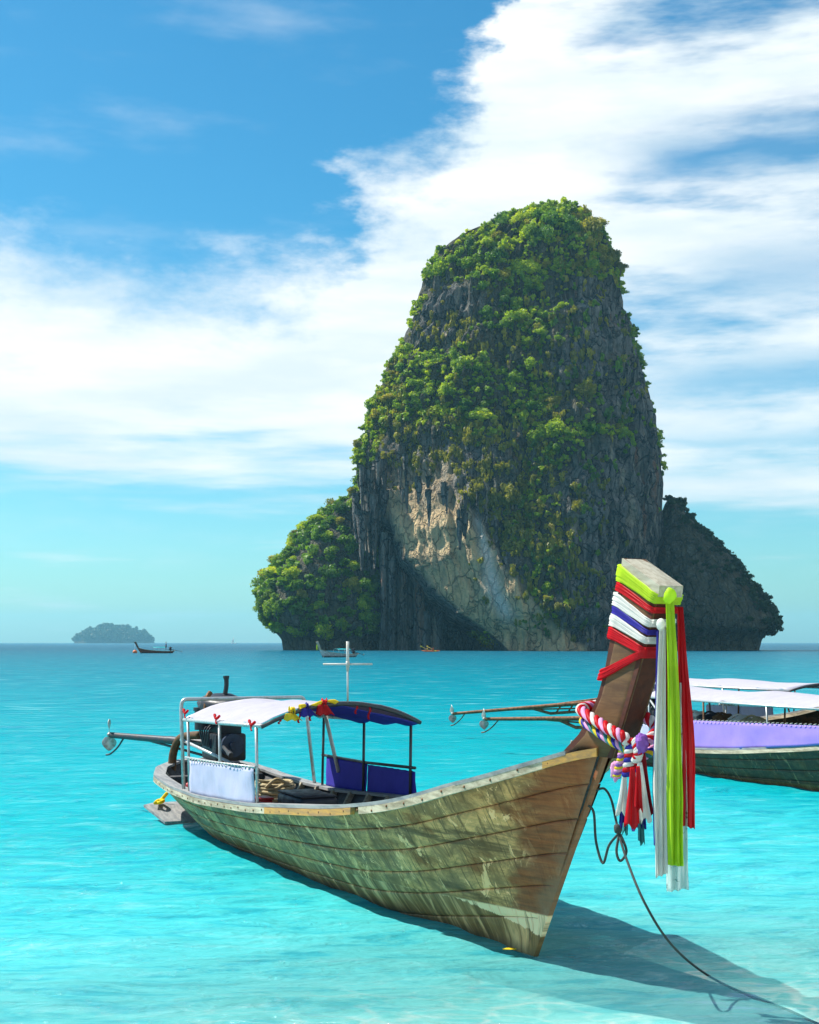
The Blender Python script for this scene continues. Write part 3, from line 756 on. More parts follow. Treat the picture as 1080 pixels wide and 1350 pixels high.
# ================================================================== BOAT MATERIALS
def mat_hull(name, grey=(0.58, 0.46, 0.235), pale=(0.82, 0.70, 0.46), dark=(0.085, 0.062, 0.026), bow=(0.25, 0.095, 0.030), boot=(0.27, 0.205, 0.10), white=True, blue=0.0, warm=(1.42, 0.80, 0.56)):
    """weathered planks; the sheet coordinates are metres along the hull and above the water"""
    m, t = new_mat(name)
    uv = t.n('ShaderNodeUVMap').outputs[0]
    u, v, _ = t.xyz(uv)
    rnd = t.n('ShaderNodeObjectInfo').outputs['Random']
    g1 = t.noise(t.mapping(uv, (2.0, 26.0, 1)), 1.0, 6, 0.62, 0.5)          # grain along the plank
    st = t.noise(t.mapping(uv, (7.0, 0.9, 1), (0, 0, 0), (0, 0, R(-14))), 1.0, 6, 0.65, 0.6)   # run-off stains
    st2 = t.noise(t.mapping(uv, (22.0, 1.6, 1), (3, 1, 0), (0, 0, R(-10))), 1.0, 5, 0.6, 0.3)
    bl = t.noise(uv, 1.1, 6, 0.6, 0.3); bl2 = t.noise(t.mapping(uv, (1, 1.5, 1), (7, 5, 0)), 2.6, 6, 0.62)
    mt = t.noise(t.mapping(uv, (2.2, 3.6, 1), (2, 4, 0)), 1.6, 12, 0.76, 0.6)       # mottled weathering
    bd = t.noise(t.mapping(uv, (0.5, 4.5, 1), (5, 2, 0)), 1.0, 7, 0.65, 0.4)       # dark bands along the strakes
    sc2 = t.noise(t.mapping(uv, (34.0, 3.0, 1), (1, 1, 0), (0, 0, R(4))), 1.0, 4, 0.6, 0.8)
    c = t.mix(t.rng(mt, 0.40, 0.60), tuple(k * 0.36 for k in grey), tuple(k * 1.12 for k in grey))
    c = t.mix(t.rng(g1, 0.35, 0.70, 0, 0.45), c, tuple(k * 0.45 for k in grey))
    c = t.mix(t.math('MULTIPLY', rnd, 0.28), c, tuple(k * 0.45 for k in grey))
    c = t.mix(t.rng(bl2, 0.52, 0.70, 0, 0.75), c, (0.20, 0.085, 0.028))
    c = t.mix(t.rng(bd, 0.54, 0.62, 0, 0.80), c, dark)
    c = t.mix(t.rng(bl, 0.57, 0.64, 0, 0.55), c, dark)
    c = t.mix(t.math('MULTIPLY', t.rng(st, 0.54, 0.66), t.rng(mt, 0.40, 0.60, 0.2, 0.85)), c, dark)
    c = t.mix(t.rng(sc2, 0.55, 0.63, 0, 0.7), c, dark)
    pl = t.noise(t.mapping(uv, (5.0, 2.6, 1), (1, 9, 0), (0, 0, R(24))), 1.0, 10, 0.74, 1.6)
    c = t.mix(t.rng(pl, 0.57, 0.61, 0, 0.9), c, pale)
    s = t.math('SUBTRACT', u, t.math('MULTIPLY', v, 0.60))
    jit = t.math('MULTIPLY', t.math('SUBTRACT', bl2, 0.5), 0.55)
    c = t.mix(t.math('MULTIPLY', t.rng(t.math('ADD', s, jit), -0.50, -0.30), 0.88), c, t.mix(t.rng(g1, 0.3, 0.7), bow, tuple(k * 0.42 for k in bow)))
    c = t.mix(t.math('MULTIPLY', t.rng(t.math('ADD', t.math('ADD', s, jit), t.math('MULTIPLY', v, -0.10)), -0.22, -0.06), 0.5), c, (0.20, 0.20, 0.17))
    # bottom paint, grown over, with a pale boot-top wedge at the bow
    line = t.math('ADD', t.rng(u, -6.0, 0.6, 0.16, 0.345, False), t.math('MULTIPLY', t.math('SUBTRACT', st2, 0.5), 0.02))
    low = t.rng(t.math('SUBTRACT', line, v), -0.006, 0.012)
    bt = t.mix(t.rng(st2, 0.36, 0.64), boot, tuple(k * 0.45 for k in boot))
    bt = t.mix(t.rng(st, 0.48, 0.68, 0, 0.8), bt, pale)
    bt = t.mix(t.rng(v, 0.10, -0.02, 0, 0.75), bt, (0.06, 0.07, 0.045))
    c = t.mix(low, c, bt)
    if white:
        wd = t.math('MULTIPLY', t.math('MAXIMUM', t.math('ADD', s, 1.05), 0.0), 0.155)
        wm = t.math('MULTIPLY', low, t.rng(t.math('SUBTRACT', t.math('ADD', v, wd), t.math('ADD', line, t.math('MULTIPLY', t.math('SUBTRACT', st2, .5), .05))), -0.006, 0.006))
        c = t.mix(t.math('MULTIPLY', wm, t.rng(st2, 0.62, 0.5, 0.35, 0.95)), c, (0.84, 0.84, 0.70))
    if blue: c = t.mix(blue, c, (0.05, 0.10, 0.13))
    c = t.mix(1.0, c, warm, 'MULTIPLY')
    h = t.math('ADD', t.math('ADD', g1, t.math('MULTIPLY', st, 0.5)), t.math('ADD', t.math('MULTIPLY', bl2, 0.5), t.math('MULTIPLY', sc2, 0.6)))
    principled(t, c, t.rng(bl2, 0.3, 0.7, 0.5, 0.75), t.bump(h, 0.35, 0.012), spec=0.35)
    return m
def mat_wood(name, col, dark, scale=1.0, wear=0.8):
    m, t = new_mat(name)
    p = t.n('ShaderNodeTexCoord').outputs['Object']
    rnd = t.n('ShaderNodeObjectInfo').outputs['Random']
    g1 = t.noise(t.mapping(p, (2.5 * scale, 22 * scale, 22 * scale)), 1.0, 5, 0.62, 0.4)
    g2 = t.noise(p, 4.2 * scale, 8, 0.70, 0.5)
    c = t.mix(t.rng(g1, 0.34, 0.70, 0, wear), col, dark)
    c = t.mix(t.rng(g2, 0.52, 0.72, 0, wear), c, dark)
    c = t.mix(t.math('MULTIPLY', rnd, 0.25), c, tuple(k * 0.6 for k in col))
    principled(t, c, 0.72, t.bump(t.math('ADD', g1, g2), 0.3, 0.01), spec=0.3)
    return m
M = {}
M['hull'] = mat_hull('hull_planks')
M['hull_b'] = mat_hull('hull_planks_blue', (0.15, 0.11, 0.07), (0.32, 0.25, 0.16), (0.04, 0.03, 0.025), blue=0.06, white=False)
M['hull_w'] = mat_hull('hull_planks_white', (0.86, 0.86, 0.84), (0.9, 0.9, 0.88), (0.6, 0.6, 0.58), (0.86, 0.86, 0.84), (0.05, 0.08, 0.10), white=False, warm=(1, 1, 1))
M['hull_r'] = mat_hull('hull_planks_red', (0.26, 0.12, 0.06), (0.4, 0.25, 0.15), (0.06, 0.04, 0.03), (0.30, 0.12, 0.06), (0.03, 0.035, 0.06), white=False)
M['rail'] = mat_wood('rail_pale_wood', (0.64, 0.54, 0.39), (0.20, 0.15, 0.09), 1.0, 0.9)
M['rail_o'] = mat_wood('rail_orange_wood', (0.58, 0.30, 0.075), (0.28, 0.17, 0.09), wear=0.95)
M['cap'] = mat_wood('cap_grey_wood', (0.33, 0.33, 0.32), (0.13, 0.14, 0.16))
M['inner'] = mat_wood('inner_dark_wood', (0.085, 0.085, 0.09), (0.03, 0.03, 0.035))
M['floor'] = mat_wood('floor_wood', (0.40, 0.35, 0.26), (0.16, 0.13, 0.09))
M['prow'] = mat_wood('prow_brown_wood', (0.145, 0.075, 0.030), (0.055, 0.024, 0.012), 0.7)
M['prow_front'] = mat_wood('prow_red_brown', (0.085, 0.022, 0.010), (0.04, 0.012, 0.008), 0.8)
M['prow_end'] = mat_wood('prow_end_grain', (0.46, 0.43, 0.34), (0.24, 0.21, 0.15), 1.5)
M['pipe'] = paint('galvanised_pipe', (0.50, 0.52, 0.53), 0.42, 0.5, 14, 0.55, (0.28, 0.22, 0.16))
M['pipe_d'] = paint('dark_pipe', (0.055, 0.062, 0.072), 0.45, 0.5, 14, 0.4, (0.10, 0.06, 0.035))
M['pipe_w'] = paint('white_pipe', (0.50, 0.50, 0.49), 0.45, 0.5, 12, 0.0, (0.36, 0.28, 0.17))
M['rust'] = paint('rusty_steel', (0.23, 0.10, 0.04), 0.7, 0.8, 16, 0.2, (0.05, 0.03, 0.025))
M['engine'] = paint('engine_black', (0.016, 0.018, 0.026), 0.45, 0.5, 18, 0.1, (0.05, 0.04, 0.035))
M['engine2'] = paint('engine_blue', (0.03, 0.045, 0.085), 0.45, 0.5, 18, 0.1, (0.02, 0.02, 0.02))
M['steel'] = paint('worn_steel', (0.40, 0.39, 0.37), 0.4, 0.7, 20, 0.7, (0.16, 0.10, 0.06))
M['tarp_w'] = cloth('white_tarpaulin', (0.50, 0.48, 0.55), 0.22, 12)
M['tarp_l'] = cloth('lavender_tarpaulin', (0.62, 0.61, 0.78), 0.30, 12)
M['tarp_b'] = cloth('blue_tarpaulin', (0.085, 0.075, 0.48), 0.30, 14)
M['tarp_p'] = cloth('violet_tarpaulin', (0.40, 0.27, 0.76), 0.15, 12)
M['tarp_t'] = cloth('teal_tarpaulin', (0.04, 0.42, 0.46), 0.25, 12)
M['rope'] = paint('tan_rope', (0.46, 0.37, 0.21), 0.9, 0.6, 40, 0, None, 0.4)
M['rope_d'] = paint('dark_rope', (0.035, 0.04, 0.04), 0.85, 0.5, 40, 0, (0.09, 0.09, 0.07), 0.4)
M['rope_w'] = paint('pale_rope', (0.62, 0.60, 0.52), 0.9, 0.5, 40)
M['red'] = cloth('red_ribbon', (0.68, 0.012, 0.022), 0.48, 26); M['white'] = cloth('white_ribbon', (0.90, 0.89, 0.85), 0.48, 26)
M['green'] = cloth('lime_ribbon', (0.55, 0.80, 0.035), 0.48, 26); M['blue'] = cloth('blue_ribbon', (0.055, 0.045, 0.42), 0.48, 26)
M['teal'] = cloth('teal_ribbon', (0.05, 0.25, 0.27), 0.25, 26); M['violet'] = cloth('violet_ribbon', (0.27, 0.10, 0.45), 0.25, 26)
M['pink'] = cloth('pink_yarn', (0.80, 0.36, 0.62), 0.2, 26); M['yellow'] = cloth('yellow_cloth', (0.84, 0.62, 0.03), 0.3, 26)
M['dred'] = cloth('dark_red_ribbon', (0.36, 0.01, 0.02), 0.25, 26)
M['redbox'] = paint('red_plastic', (0.38, 0.015, 0.02), 0.45, 0.3, 10)
M['black'] = paint('black_vinyl', (0.018, 0.02, 0.03), 0.5, 0.3, 10)
M['skin'] = paint('skin', (0.30, 0.17, 0.10), 0.6, 0.15, 10)
M['navy'] = cloth('navy_cloth', (0.02, 0.03, 0.22), 0.1, 10)
M['hair'] = paint('black_hair', (0.012, 0.01, 0.01), 0.6, 0.2, 30)
M['orange'] = paint('orange_plastic', (0.75, 0.16, 0.03), 0.45, 0.2, 10)
M['yellowp'] = paint('yellow_plastic', (0.80, 0.60, 0.03), 0.45, 0.2, 10)
M['whitep'] = paint('white_paint', (0.78, 0.78, 0.76), 0.45, 0.2, 10)
def mat_film():
    m, t = new_mat('clear_plastic_film')
    p = t.n('ShaderNodeTexCoord').outputs['Object']
    n1 = t.noise(p, 18.0, 5, 0.65)
    d = t.n('ShaderNodeBsdfDiffuse', {'Color': t.mix(t.rng(n1, 0.56, 0.66), (0.62, 0.66, 0.62, 1)[:3], (0.07, 0.08, 0.06))})
    tr = t.n('ShaderNodeBsdfTransparent', {'Color': (0.92, 0.97, 0.97, 1)})
    gl = t.n('ShaderNodeBsdfGlossy', {'Roughness': 0.2, 'Color': (1, 1, 1, 1)})
    a = t.n('ShaderNodeMixShader', {0: 0.42, 1: d.outputs[0], 2: tr.outputs[0]}); b = t.n('ShaderNodeMixShader', {0: 0.08, 1: a.outputs[0], 2: gl.outputs[0]})
    t.link(b.outputs[0], t.out.inputs[0]); return m
M['film'] = mat_film()

# ================================================================== LONGTAIL BOAT
# local axes: x forward (0 at the foot of the stem, -9 at the stern), y to port, z up from the water
G_X = [-9.02, -8.9, -8.6, -8.2, -7.2, -6.0, -4.07, -2.1, -1.0, -0.21, 0.47, 0.80, 0.98]
G_B = [0.03, 0.36, 0.64, 0.77, 0.83, 0.845, 0.85, 0.80, 0.69, 0.545, 0.30, 0.15, 0.06]
G_Z = [0.74, 0.72, 0.66, 0.60, 0.565, 0.57, 0.69, 0.88, 1.04, 1.25, 1.45, 1.56, 1.635]
def gun_b(x): return np.interp(x, G_X, G_B)
def smooth_z(x): return np.mean([np.interp(np.asarray(x) + k, G_X, G_Z) for k in (-.3, -.15, 0, .15, .3)], 0)
def hull_pt(x0, tau, side):
    x0, tau = np.broadcast_arrays(np.asarray(x0, float), np.asarray(tau, float))
    wb = np.clip(1 + x0 / 3.2, 0, 1) ** 2 * 0.98
    ws = sst(-7.2, -8.5, x0) * 0.52
    xg = x0 + wb - ws
    hb = gun_b(xg); zg = smooth_z(xg)
    zk = np.where(x0 > -2.5, -0.26 * sst(0.15, -2.5, x0), np.where(x0 < -6.5, -0.26 + 0.30 * sst(-6.5, -8.5, x0), -0.26))
    e = np.interp(x0, [-8.5, -6, -3, -1, 0], [0.52, 0.58, 0.66, 0.88, 1.0])
    b = hb * tau ** e
    b = np.maximum(b, 0.022)
    z = zk + (zg - zk) * tau
    x = x0 + (wb - ws) * tau
    return np.stack([x, side * b, z], -1)
X0S = np.concatenate([np.linspace(-8.5, -7.9, 14), np.linspace(-7.85, 0.0, 64)])
def stations(a, b, n):
    return np.interp(np.linspace(0, 1, n), np.linspace(0, 1, len(X0S)), X0S) if a is None else np.linspace(a, b, n)
def gun_line(off=0.0, dz=0.0, x_from=0.98, n=90):
    """gunwale from bow round one side to the stern, starboard (y<0)"""
    th = np.linspace(0, 1, n)
    xs = np.where(th < 0.8, 0.98 + (-8.35 - 0.98) * (th / 0.8), -8.35 - 0.66 * np.sin((th - 0.8) / 0.2 * math.pi / 2))
    b = gun_b(xs) + off
    return np.stack([xs, -b, smooth_z(xs) + dz], -1)
def sweep_rect(line, wi, hi, side, closed=False):
    """a rectangular bar following the line (x,y,z); wi outwards, hi upwards"""
    L = np.asarray(line).copy(); n = len(L)
    t = np.gradient(L, axis=0); t[:, 2] = 0; t /= np.linalg.norm(t, axis=1)[:, None] + 1e-9
    o = np.stack([t[:, 1], -t[:, 0], 0 * t[:, 0]], -1)
    ch = np.sign(np.sum(o[:, :2] * np.array([0, -1])[None], 1).mean()) or 1
    o *= ch
    P = np.stack([L, L + o * wi, L + o * wi + np.array([0, 0, hi]), L + np.array([0, 0, hi])], 1)
    P[..., 1] *= -side        # line is given on starboard (y<0): side -1 keeps it, +1 mirrors
    m = MB(); m.grid(P, closed_v=True)
    m.f.append((3, 2, 1, 0)); k = (n - 1) * 4; m.f.append((k, k + 1, k + 2, k + 3))
    return m

def boat_frame(loc, fwd):
    rz = math.atan2(fwd[1], fwd[0])
    return loc, rz
def to_local(p, loc, rz, s=1.0):
    v = Vector(p) - Vector(loc); c_, s_ = math.cos(-rz), math.sin(-rz)
    return Vector((v.x * c_ - v.y * s_, v.x * s_ + v.y * c_, v.z)) / s

def build_hull(root, hm, rails=None, detail=True):
    taus = [0.0, 0.19, 0.36, 0.52, 0.68, 0.84, 1.0]
    rr = random.Random(5)
    for side in (-1, 1):
        for k in range(6):
            cuts = [-8.5] + sorted([-6.1 + rr.uniform(-.8, .8), -3.3 + rr.uniform(-.7, .7)]) + [0.0] if detail else [-8.5, 0.0]
            for a, b in zip(cuts[:-1], cuts[1:]):
                nx = max(8, int((b - a) * 9)) if detail else 26
                xs = np.linspace(a + (0.002 if a > -8.4 else 0), b - (0.002 if b < -0.1 else 0), nx)
                if a < -8.4: xs = np.concatenate([np.linspace(-8.5, -8.0, 9), xs[xs > -7.98]])
                tt = np.array([taus[k] + 0.001, taus[k] + 0.008, taus[k] + 0.02, (taus[k] * 2 + taus[k + 1]) / 3, (taus[k] + 2 * taus[k + 1]) / 3, taus[k + 1] - 0.016, taus[k + 1] - 0.006, taus[k + 1] - 0.001])
                inset = np.array([0.016, 0.004, 0, 0, 0, 0, 0.004, 0.016]) if detail else np.zeros(8)
                P = hull_pt(xs[:, None], tt[None], side)
                proud = rr.uniform(0, 0.006)
                P[..., 1] -= side * (inset - proud)[None] * np.clip(np.abs(P[..., 1]) / 0.1, 0, 1)
                if detail:
                    P[0, :, 1] -= side * 0.010 * (a > -8.4); P[-1, :, 1] -= side * 0.010 * (b < -0.1)
                    P[..., 1] += side * 0.006 * fbm(P[..., 0] * 1.5, P[..., 2] * 3, side, 3, 4) * np.clip(np.abs(P[..., 1]) / 0.2, 0, 1)
                if side > 0: P = P[:, ::-1]
                m = MB().grid(P, uv=P[..., [0, 2]]); m.build('plank', hm, root)
    # inner skin
    P = np.concatenate([hull_pt(X0S[:, None], np.linspace(1, 0, 12)[None], -1), hull_pt(X0S[:, None], np.linspace(0, 1, 12)[None], 1)[:, 1:]], 1)
    P[..., 1] = np.sign(P[..., 1]) * np.maximum(np.abs(P[..., 1]) * 0.955 - 0.018, 0.0); P[..., 2] += 0.022 * (1 - np.abs(np.linspace(-1, 1, P.shape[1])))[None]
    MB().grid(P).build('inner_hull', M['inner'], root)
    # stem timber along the cutwater
    st = [hull_pt(0.0, t_, 1) for t_ in np.linspace(0, 1, 16)]
    m = MB(); Q = []
    for p in st:
        p = np.array(p).ravel(); Q.append([(p[0] + 0.020, -0.020, p[2]), (p[0] + 0.020, 0.020, p[2]), (p[0] - 0.07, 0.034, p[2] + .01), (p[0] - 0.07, -0.034, p[2] + .01)])
    Q = np.array(Q); m.grid(Q, closed_v=True, uv=Q[..., [0, 2]]); m.f.append((0, 1, 2, 3)); m.build('stem', hm, root, smooth=False)
    # rubbing rails in lengths, and the cap on top
    gl = gun_line(0.0, -0.058)
    segs = rails or [(0.98, -9.1, 'rail')]
    for side in (-1, 1):
        for a, b, mk in segs:
            sel = (gl[:, 0] <= a + 0.06) & (gl[:, 0] >= b - 0.06)
            sweep_rect(gl[sel], 0.040 + 0.004 * (mk != 'rail'), 0.058, side).build('rub_rail', M[mk], root, smooth=False)
        cp = gun_line(-0.115, 0.004); cp[:, 1] = np.minimum(cp[:, 1], 0.0)
        sweep_rect(cp[2:-1], 0.150, 0.030, side).build('gunwale_cap', M['cap'] if detail else M['rail'], root, smooth=False)
    if not detail: return
    # ribs
    for x0 in np.arange(-8.0, -0.6, 0.52):
        L = np.concatenate([hull_pt(x0, np.linspace(0.96, 0.02, 9), -1), hull_pt(x0, np.linspace(0.02, 0.96, 9), 1)])
        L[:, 1] *= 0.93; L[:, 2] += 0.03
        P = np.stack([L + np.array([-.025, 0, 0]), L + np.array([.025, 0, 0]), L * np.array([1, .93, 1]) + np.array([.025, 0, .03]), L * np.array([1, .93, 1]) + np.array([-.025, 0, .03])], 1)
        MB().grid(P, closed_v=True).build('rib', M['floor'], root, smooth=False)
    # floor boards
    for j in range(5):
        y = -0.40 + j * 0.20
        MB().box((-5.1 - 0.1 * abs(j - 2), y * 0.9, 0.22), (4.6 - 0.5 * abs(j - 2), 0.17, 0.028)).build('floor_board', M['floor'], root, smooth=False)
    for x, mk in ((-6.9, 'floor'), (-2.6, 'floor'), (-1.2, 'cap')):
        b = float(gun_b(x)); z = float(smooth_z(x)) - 0.16
        MB().box((x, 0, z), (0.26, 2 * b * 0.78, 0.035), bev=0.006).build('thwart', M[mk], root, smooth=False)

def build_canopy(root, xa, xb, z0, zc, hw, wm, posts, pm, under=None, fall=0.0):
    n = 17; ys = np.linspace(-1, 1, n)
    def prof(y): return z0 + (zc - z0) * (1 - np.abs(y) ** 2.0)
    def fl(x): return -fall * (xb - x) / (xb - xa)
    xs = np.linspace(xa, xb, 26)
    P = np.zeros((26, n, 3)); P[..., 0] = xs[:, None]; P[..., 1] = ys[None] * hw
    bay = np.abs(np.sin((xs - xa) / (xb - xa) * math.pi * 2))
    P[..., 2] = prof(ys)[None] + fl(xs)[:, None] + 0.02 - 0.045 * bay[:, None] * (1 - ys[None] ** 4) + 0.035 * fbm(P[..., 0] * 2.6, P[..., 1] * 4, 0, 4, 12) - 0.03 * np.abs(ys[None]) ** 6 * np.abs(np.sin(xs * 5))[:, None]
    MB().slab(P, (0, 0, -0.006)).build('canopy_sheet', wm, root)
    if under is not None:
        sel = xs > xa + (xb - xa) * 0.42
        Q = P[sel][:, (ys > -0.02)].copy(); Q[..., 2] -= 0.045 + 0.05 * np.sin(np.linspace(0, math.pi, Q.shape[1]))[None] + 0.02 * fbm(Q[..., 0] * 3, Q[..., 1] * 6, 2, 3, 15)
        MB().slab(Q, (0, 0, -0.005)).build('canopy_lining', under, root)
    for y in (-1, 1):
        MB().tube([(xa, y * hw, z0 - 0.01 - fall), ((xa + xb) / 2, y * hw, z0 - 0.015 - fall / 2), (xb, y * hw, z0 - 0.01)], 0.021, 8).build('side_pipe', pm, root)
    for x in (xa, (xa + xb) / 2, xb):
        MB().tube([(x, yy * hw, float(prof(yy)) + fl(x) - 0.012) for yy in np.linspace(-1.02, 1.02, 13)], 0.020, 8).build('roof_arch', M['pipe_d'] if x == xb else pm, root)
    for x, y, top, k in posts:
        b = float(gun_b(x)) - 0.03
        MB().tube([(x, y * b, float(smooth_z(x)) - 0.03), (x, y * hw, top + fl(x))], 0.0165, 8).build('post', k, root)

def build_engine(root, x, z, tip, em=None, cover=True, rust=False):
    em = em or M['engine']
    e = empty('engine', (x, 0, z), 0, 1.0, root)
    a = lambda m, nm, mat, auto=40: m.build(nm, mat, e, True, auto)
    a(MB().box((0, 0, 0.02), (0.62, 0.40, 0.34), bev=0.03), 'crankcase', em)
    a(MB().box((0.04, 0, 0.27), (0.50, 0.30, 0.20), bev=0.03), 'cylinder_head', em)
    a(MB().tube([(0.33, 0, 0.05), (0.40, 0, 0.05)], [0.145, 0.145], 20).tube([(0.40, 0, 0.05), (0.46, 0, 0.05)], 0.05, 12), 'flywheel', M['engine2'])
    a(MB().tube([(-0.16, -0.23, 0.22), (-0.16, -0.23, 0.46)], 0.10, 14).tube([(-0.16, -0.23, 0.46), (-0.16, -0.23, 0.50)], 0.115, 14), 'air_filter', em)
    a(MB().tube(bez([(0.12, -0.16, 0.32), (0.14, -0.27, 0.40), (0.12, -0.25, 0.62), (0.10, -0.20, 0.70)], 5), 0.032, 8), 'exhaust_pipe', M['rust'])
    a(MB().tube(bez([(0.05, 0.0, 0.66), (0.05, 0.02, 0.78), (0.04, 0.02, 0.90)], 4), [.030] * 7 + [.040, .040], 8), 'exhaust_stack', em)
    a(MB().box((-0.02, -0.205, 0.06), (0.30, 0.03, 0.12), bev=0.01), 'side_cover', M['engine2'])
    m = MB()
    for k in range(5): m.tube(bez([(-0.22 + 0.1 * k, -0.17, 0.30), (-0.20 + 0.1 * k, -0.25, 0.22), (-0.14 + 0.06 * k, -0.22, 0.02)], 4), 0.012, 6)
    a(m, 'hoses', M['black'])
    if cover:
        m = MB().ball((0.02, 0, 0.52), (0.40, 0.30, 0.16), 16, 10, 0.35, 3); m.ball((-0.24, -0.05, 0.50), (0.2, 0.22, 0.13), 12, 8, 0.4, 5)
        a(m, 'engine_cover', M['black'], 60)
    a(MB().tube([(0.25, -0.1, 0.05), (0.62, -0.16, 0.02), (0.95, -0.2, -0.02)], 0.022, 8).tube([(0.80, -0.18, -0.003), (0.97, -0.202, -0.022)], 0.033, 8), 'tiller', M['pipe_d'])
    a(MB().box((-0.05, 0, -0.22), (0.40, 0.12, 0.16), bev=0.015).tube([(-0.05, 0, -0.3), (-0.05, 0, -0.62)], 0.06, 12), 'pivot', M['rust'])
    t = Vector(tip) - Vector((x, 0, z)); s0 = Vector((-0.25, 0, 0.02)) + t.normalized() * 0.1
    dr = (t - s0).normalized(); sd_ = dr.cross(Vector((0, 0, 1))).normalized(); up = sd_.cross(dr)
    col = M['rust'] if rust else M['pipe_d']
    tail = a(MB().tube([s0, s0 + dr * ((t - s0).length * 0.45), t], [0.055, 0.048, 0.036] if rust else [0.056, 0.050, 0.040], 10).tube([s0 + dr * 0.2, s0 + dr * 0.9], 0.055, 10), 'tail_shaft', col)
    brace = MB().tube([s0 - up * 0.18, s0 + dr * ((t - s0).length * 0.60) - up * 0.03], 0.018, 7).tube([s0 + up * 0.10, s0 + dr * ((t - s0).length * 0.38) + up * 0.03], 0.018, 7)
    if rust:
        L = (t - s0).length
        brace.tube([s0 - up * 0.2 + sd_ * .04, s0 + dr * L * 0.42 - up * 0.18, s0 + dr * L * 0.52 - up * 0.03], 0.035, 7)
        for k in range(6): brace.tube([s0 + dr * L * 0.07 * k, s0 + dr * L * (0.07 * k + 0.035) - up * 0.17], 0.02, 6)
    a(brace, 'tail_brace', col)
    a(MB().tube(bez([t - dr * 0.30 - up * 0.02, t - dr * 0.16 - up * 0.16, t + dr * 0.0 - up * 0.26, t + dr * 0.10 - up * 0.28], 5), 0.013, 7), 'skeg', col)
    for sgn in (1, -1):   # two blades, twisted
        P = np.zeros((8, 5, 3))
        for i in range(8):
            r_ = 0.03 + 0.19 * i / 7; ww = 0.095 * math.sin(math.pi * (0.18 + 0.80 * i / 7)) + 0.006; tw = R(62 - 34 * i / 7)
            for j in range(5):
                s_ = (j - 2) / 2 * ww
                q = t + dr * 0.03 + up * sgn * r_ + (sd_ * math.cos(tw) * sgn + dr * math.sin(tw)) * s_
                P[i, j] = q[:]
        a(MB().slab(P, tuple(dr * 0.006)), 'propeller_blade', M['steel'])
    a(MB().ball(tuple(t + dr * 0.03), 0.035, 10, 7), 'propeller_hub', M['steel'])
    return e

def build_prow(root, prof_aft, prof_front, th, mats=('prow', 'prow_front', 'prow_end')):
    """thick raked plank; profiles are lists of (x,z) from low to high, same length"""
    n = len(prof_aft); A = np.array(prof_aft); B = np.array(prof_front)
    k = 6
    for nm, mk, ys in (('prow_side', mats[0], -1), ('prow_side', mats[0], 1)):
        P = np.zeros((n, k, 3))
        for i in range(n):
            for j in range(k):
                f = j / (k - 1); P[i, j] = (A[i, 0] + (B[i, 0] - A[i, 0]) * f, ys * th / 2, A[i, 1] + (B[i, 1] - A[i, 1]) * f)
        P[..., 1] += ys * 0.006 * fbm(P[..., 0] * 5, P[..., 2] * 5, ys, 2, 6)
        P[:, 0, 1] -= ys * 0.012; P[:, -1, 1] -= ys * 0.010
        if ys < 0: P = P[:, ::-1]
        MB().slab(P, (0, -ys * 0.01, 0)).build(nm, M[mk], root)
    core = np.zeros((n, 4, 3)); t2 = th / 2 - 0.004
    for i in range(n):
        core[i] = [(A[i, 0] + .004, -t2, A[i, 1]), (A[i, 0] + .004, t2, A[i, 1]), (B[i, 0] - .002, t2, B[i, 1]), (B[i, 0] - .002, -t2, B[i, 1])]
    m = MB().grid(core, closed_v=True); m.f.append((0, 1, 2, 3)); m.build('prow_core', M[mats[1]], root, smooth=False)
    a, b = A[-1], B[-1]
    t3 = th / 2 + 0.006
    # block on top, slightly domed
    P = np.zeros((7, 5, 3))
    for i in range(7):
        for j in range(5):
            f, g = i / 6, j / 4
            P[i, j] = (a[0] - .006 + (b[0] - a[0] + .012) * f, -t3 + 2 * t3 * g, a[1] + (b[1] - a[1]) * f + 0.012 * (1 - (2 * f - 1) ** 4) * (1 - (2 * g - 1) ** 4))
    MB().slab(P, (-0.012, 0, -0.07)).build('prow_top', M[mats[2]], root, True, 35)

# ================================================================== THE MOORED BOAT IN FRONT
AX = R(24.5)
B_FWD = (math.sin(AX), -math.cos(AX))
B_LOC = tuple(on_water(705, 1260)); B_RZ = math.atan2(B_FWD[1], B_FWD[0])
def on_side(px, py, y):
    """local (x,z) where the direction of a pixel meets the boat's upright plane at y"""
    c0 = to_local((0, 0, EYE), B_LOC, B_RZ); c1 = to_local(((px - 540) / F, 1.0, EYE - (py - HZ) / F), B_LOC, B_RZ)
    dv = c1 - c0; t_ = (y - c0.y) / dv.y
    p = c0 + dv * t_; return (p.x, p.z)
main = empty('longtail_boat', B_LOC, B_RZ)
tag(main, 'weathered grey brown wooden longtail boat with ribbons on its tall prow', 'boat')
build_hull(main, M['hull'], rails=[(0.98, 0.55, 'rail_o'), (0.53, -1.55, 'rail'), (-1.57, -3.55, 'rail_o'), (-3.57, -9.1, 'rail')])
TH = 0.165
aft_px = [(742, 990), (762, 968), (776, 944), (787, 918), (796, 885), (806, 830), (815, 775), (822, 736)]
frn_px = [(806, 1000), (813, 978), (822, 950), (830, 922), (840, 888), (853, 838), (863, 796), (870, 772)]
AFT = [on_side(x, y, -TH / 2) for x, y in aft_px]; FRN = [on_side(x, y, -TH / 2) for x, y in frn_px]
build_prow(main, AFT, FRN, TH)
posts = []
for y in (-1, 1):
    for x in (-4.0, -5.25, -6.5):
        posts.append((x, y, 1.50, M['pipe'] if y < 0 else M['pipe_d']))
build_canopy(main, -6.65, -3.8, 1.505, 1.705, 0.83, M['tarp_w'], posts, M['pipe'], M['tarp_b'], fall=0.085)
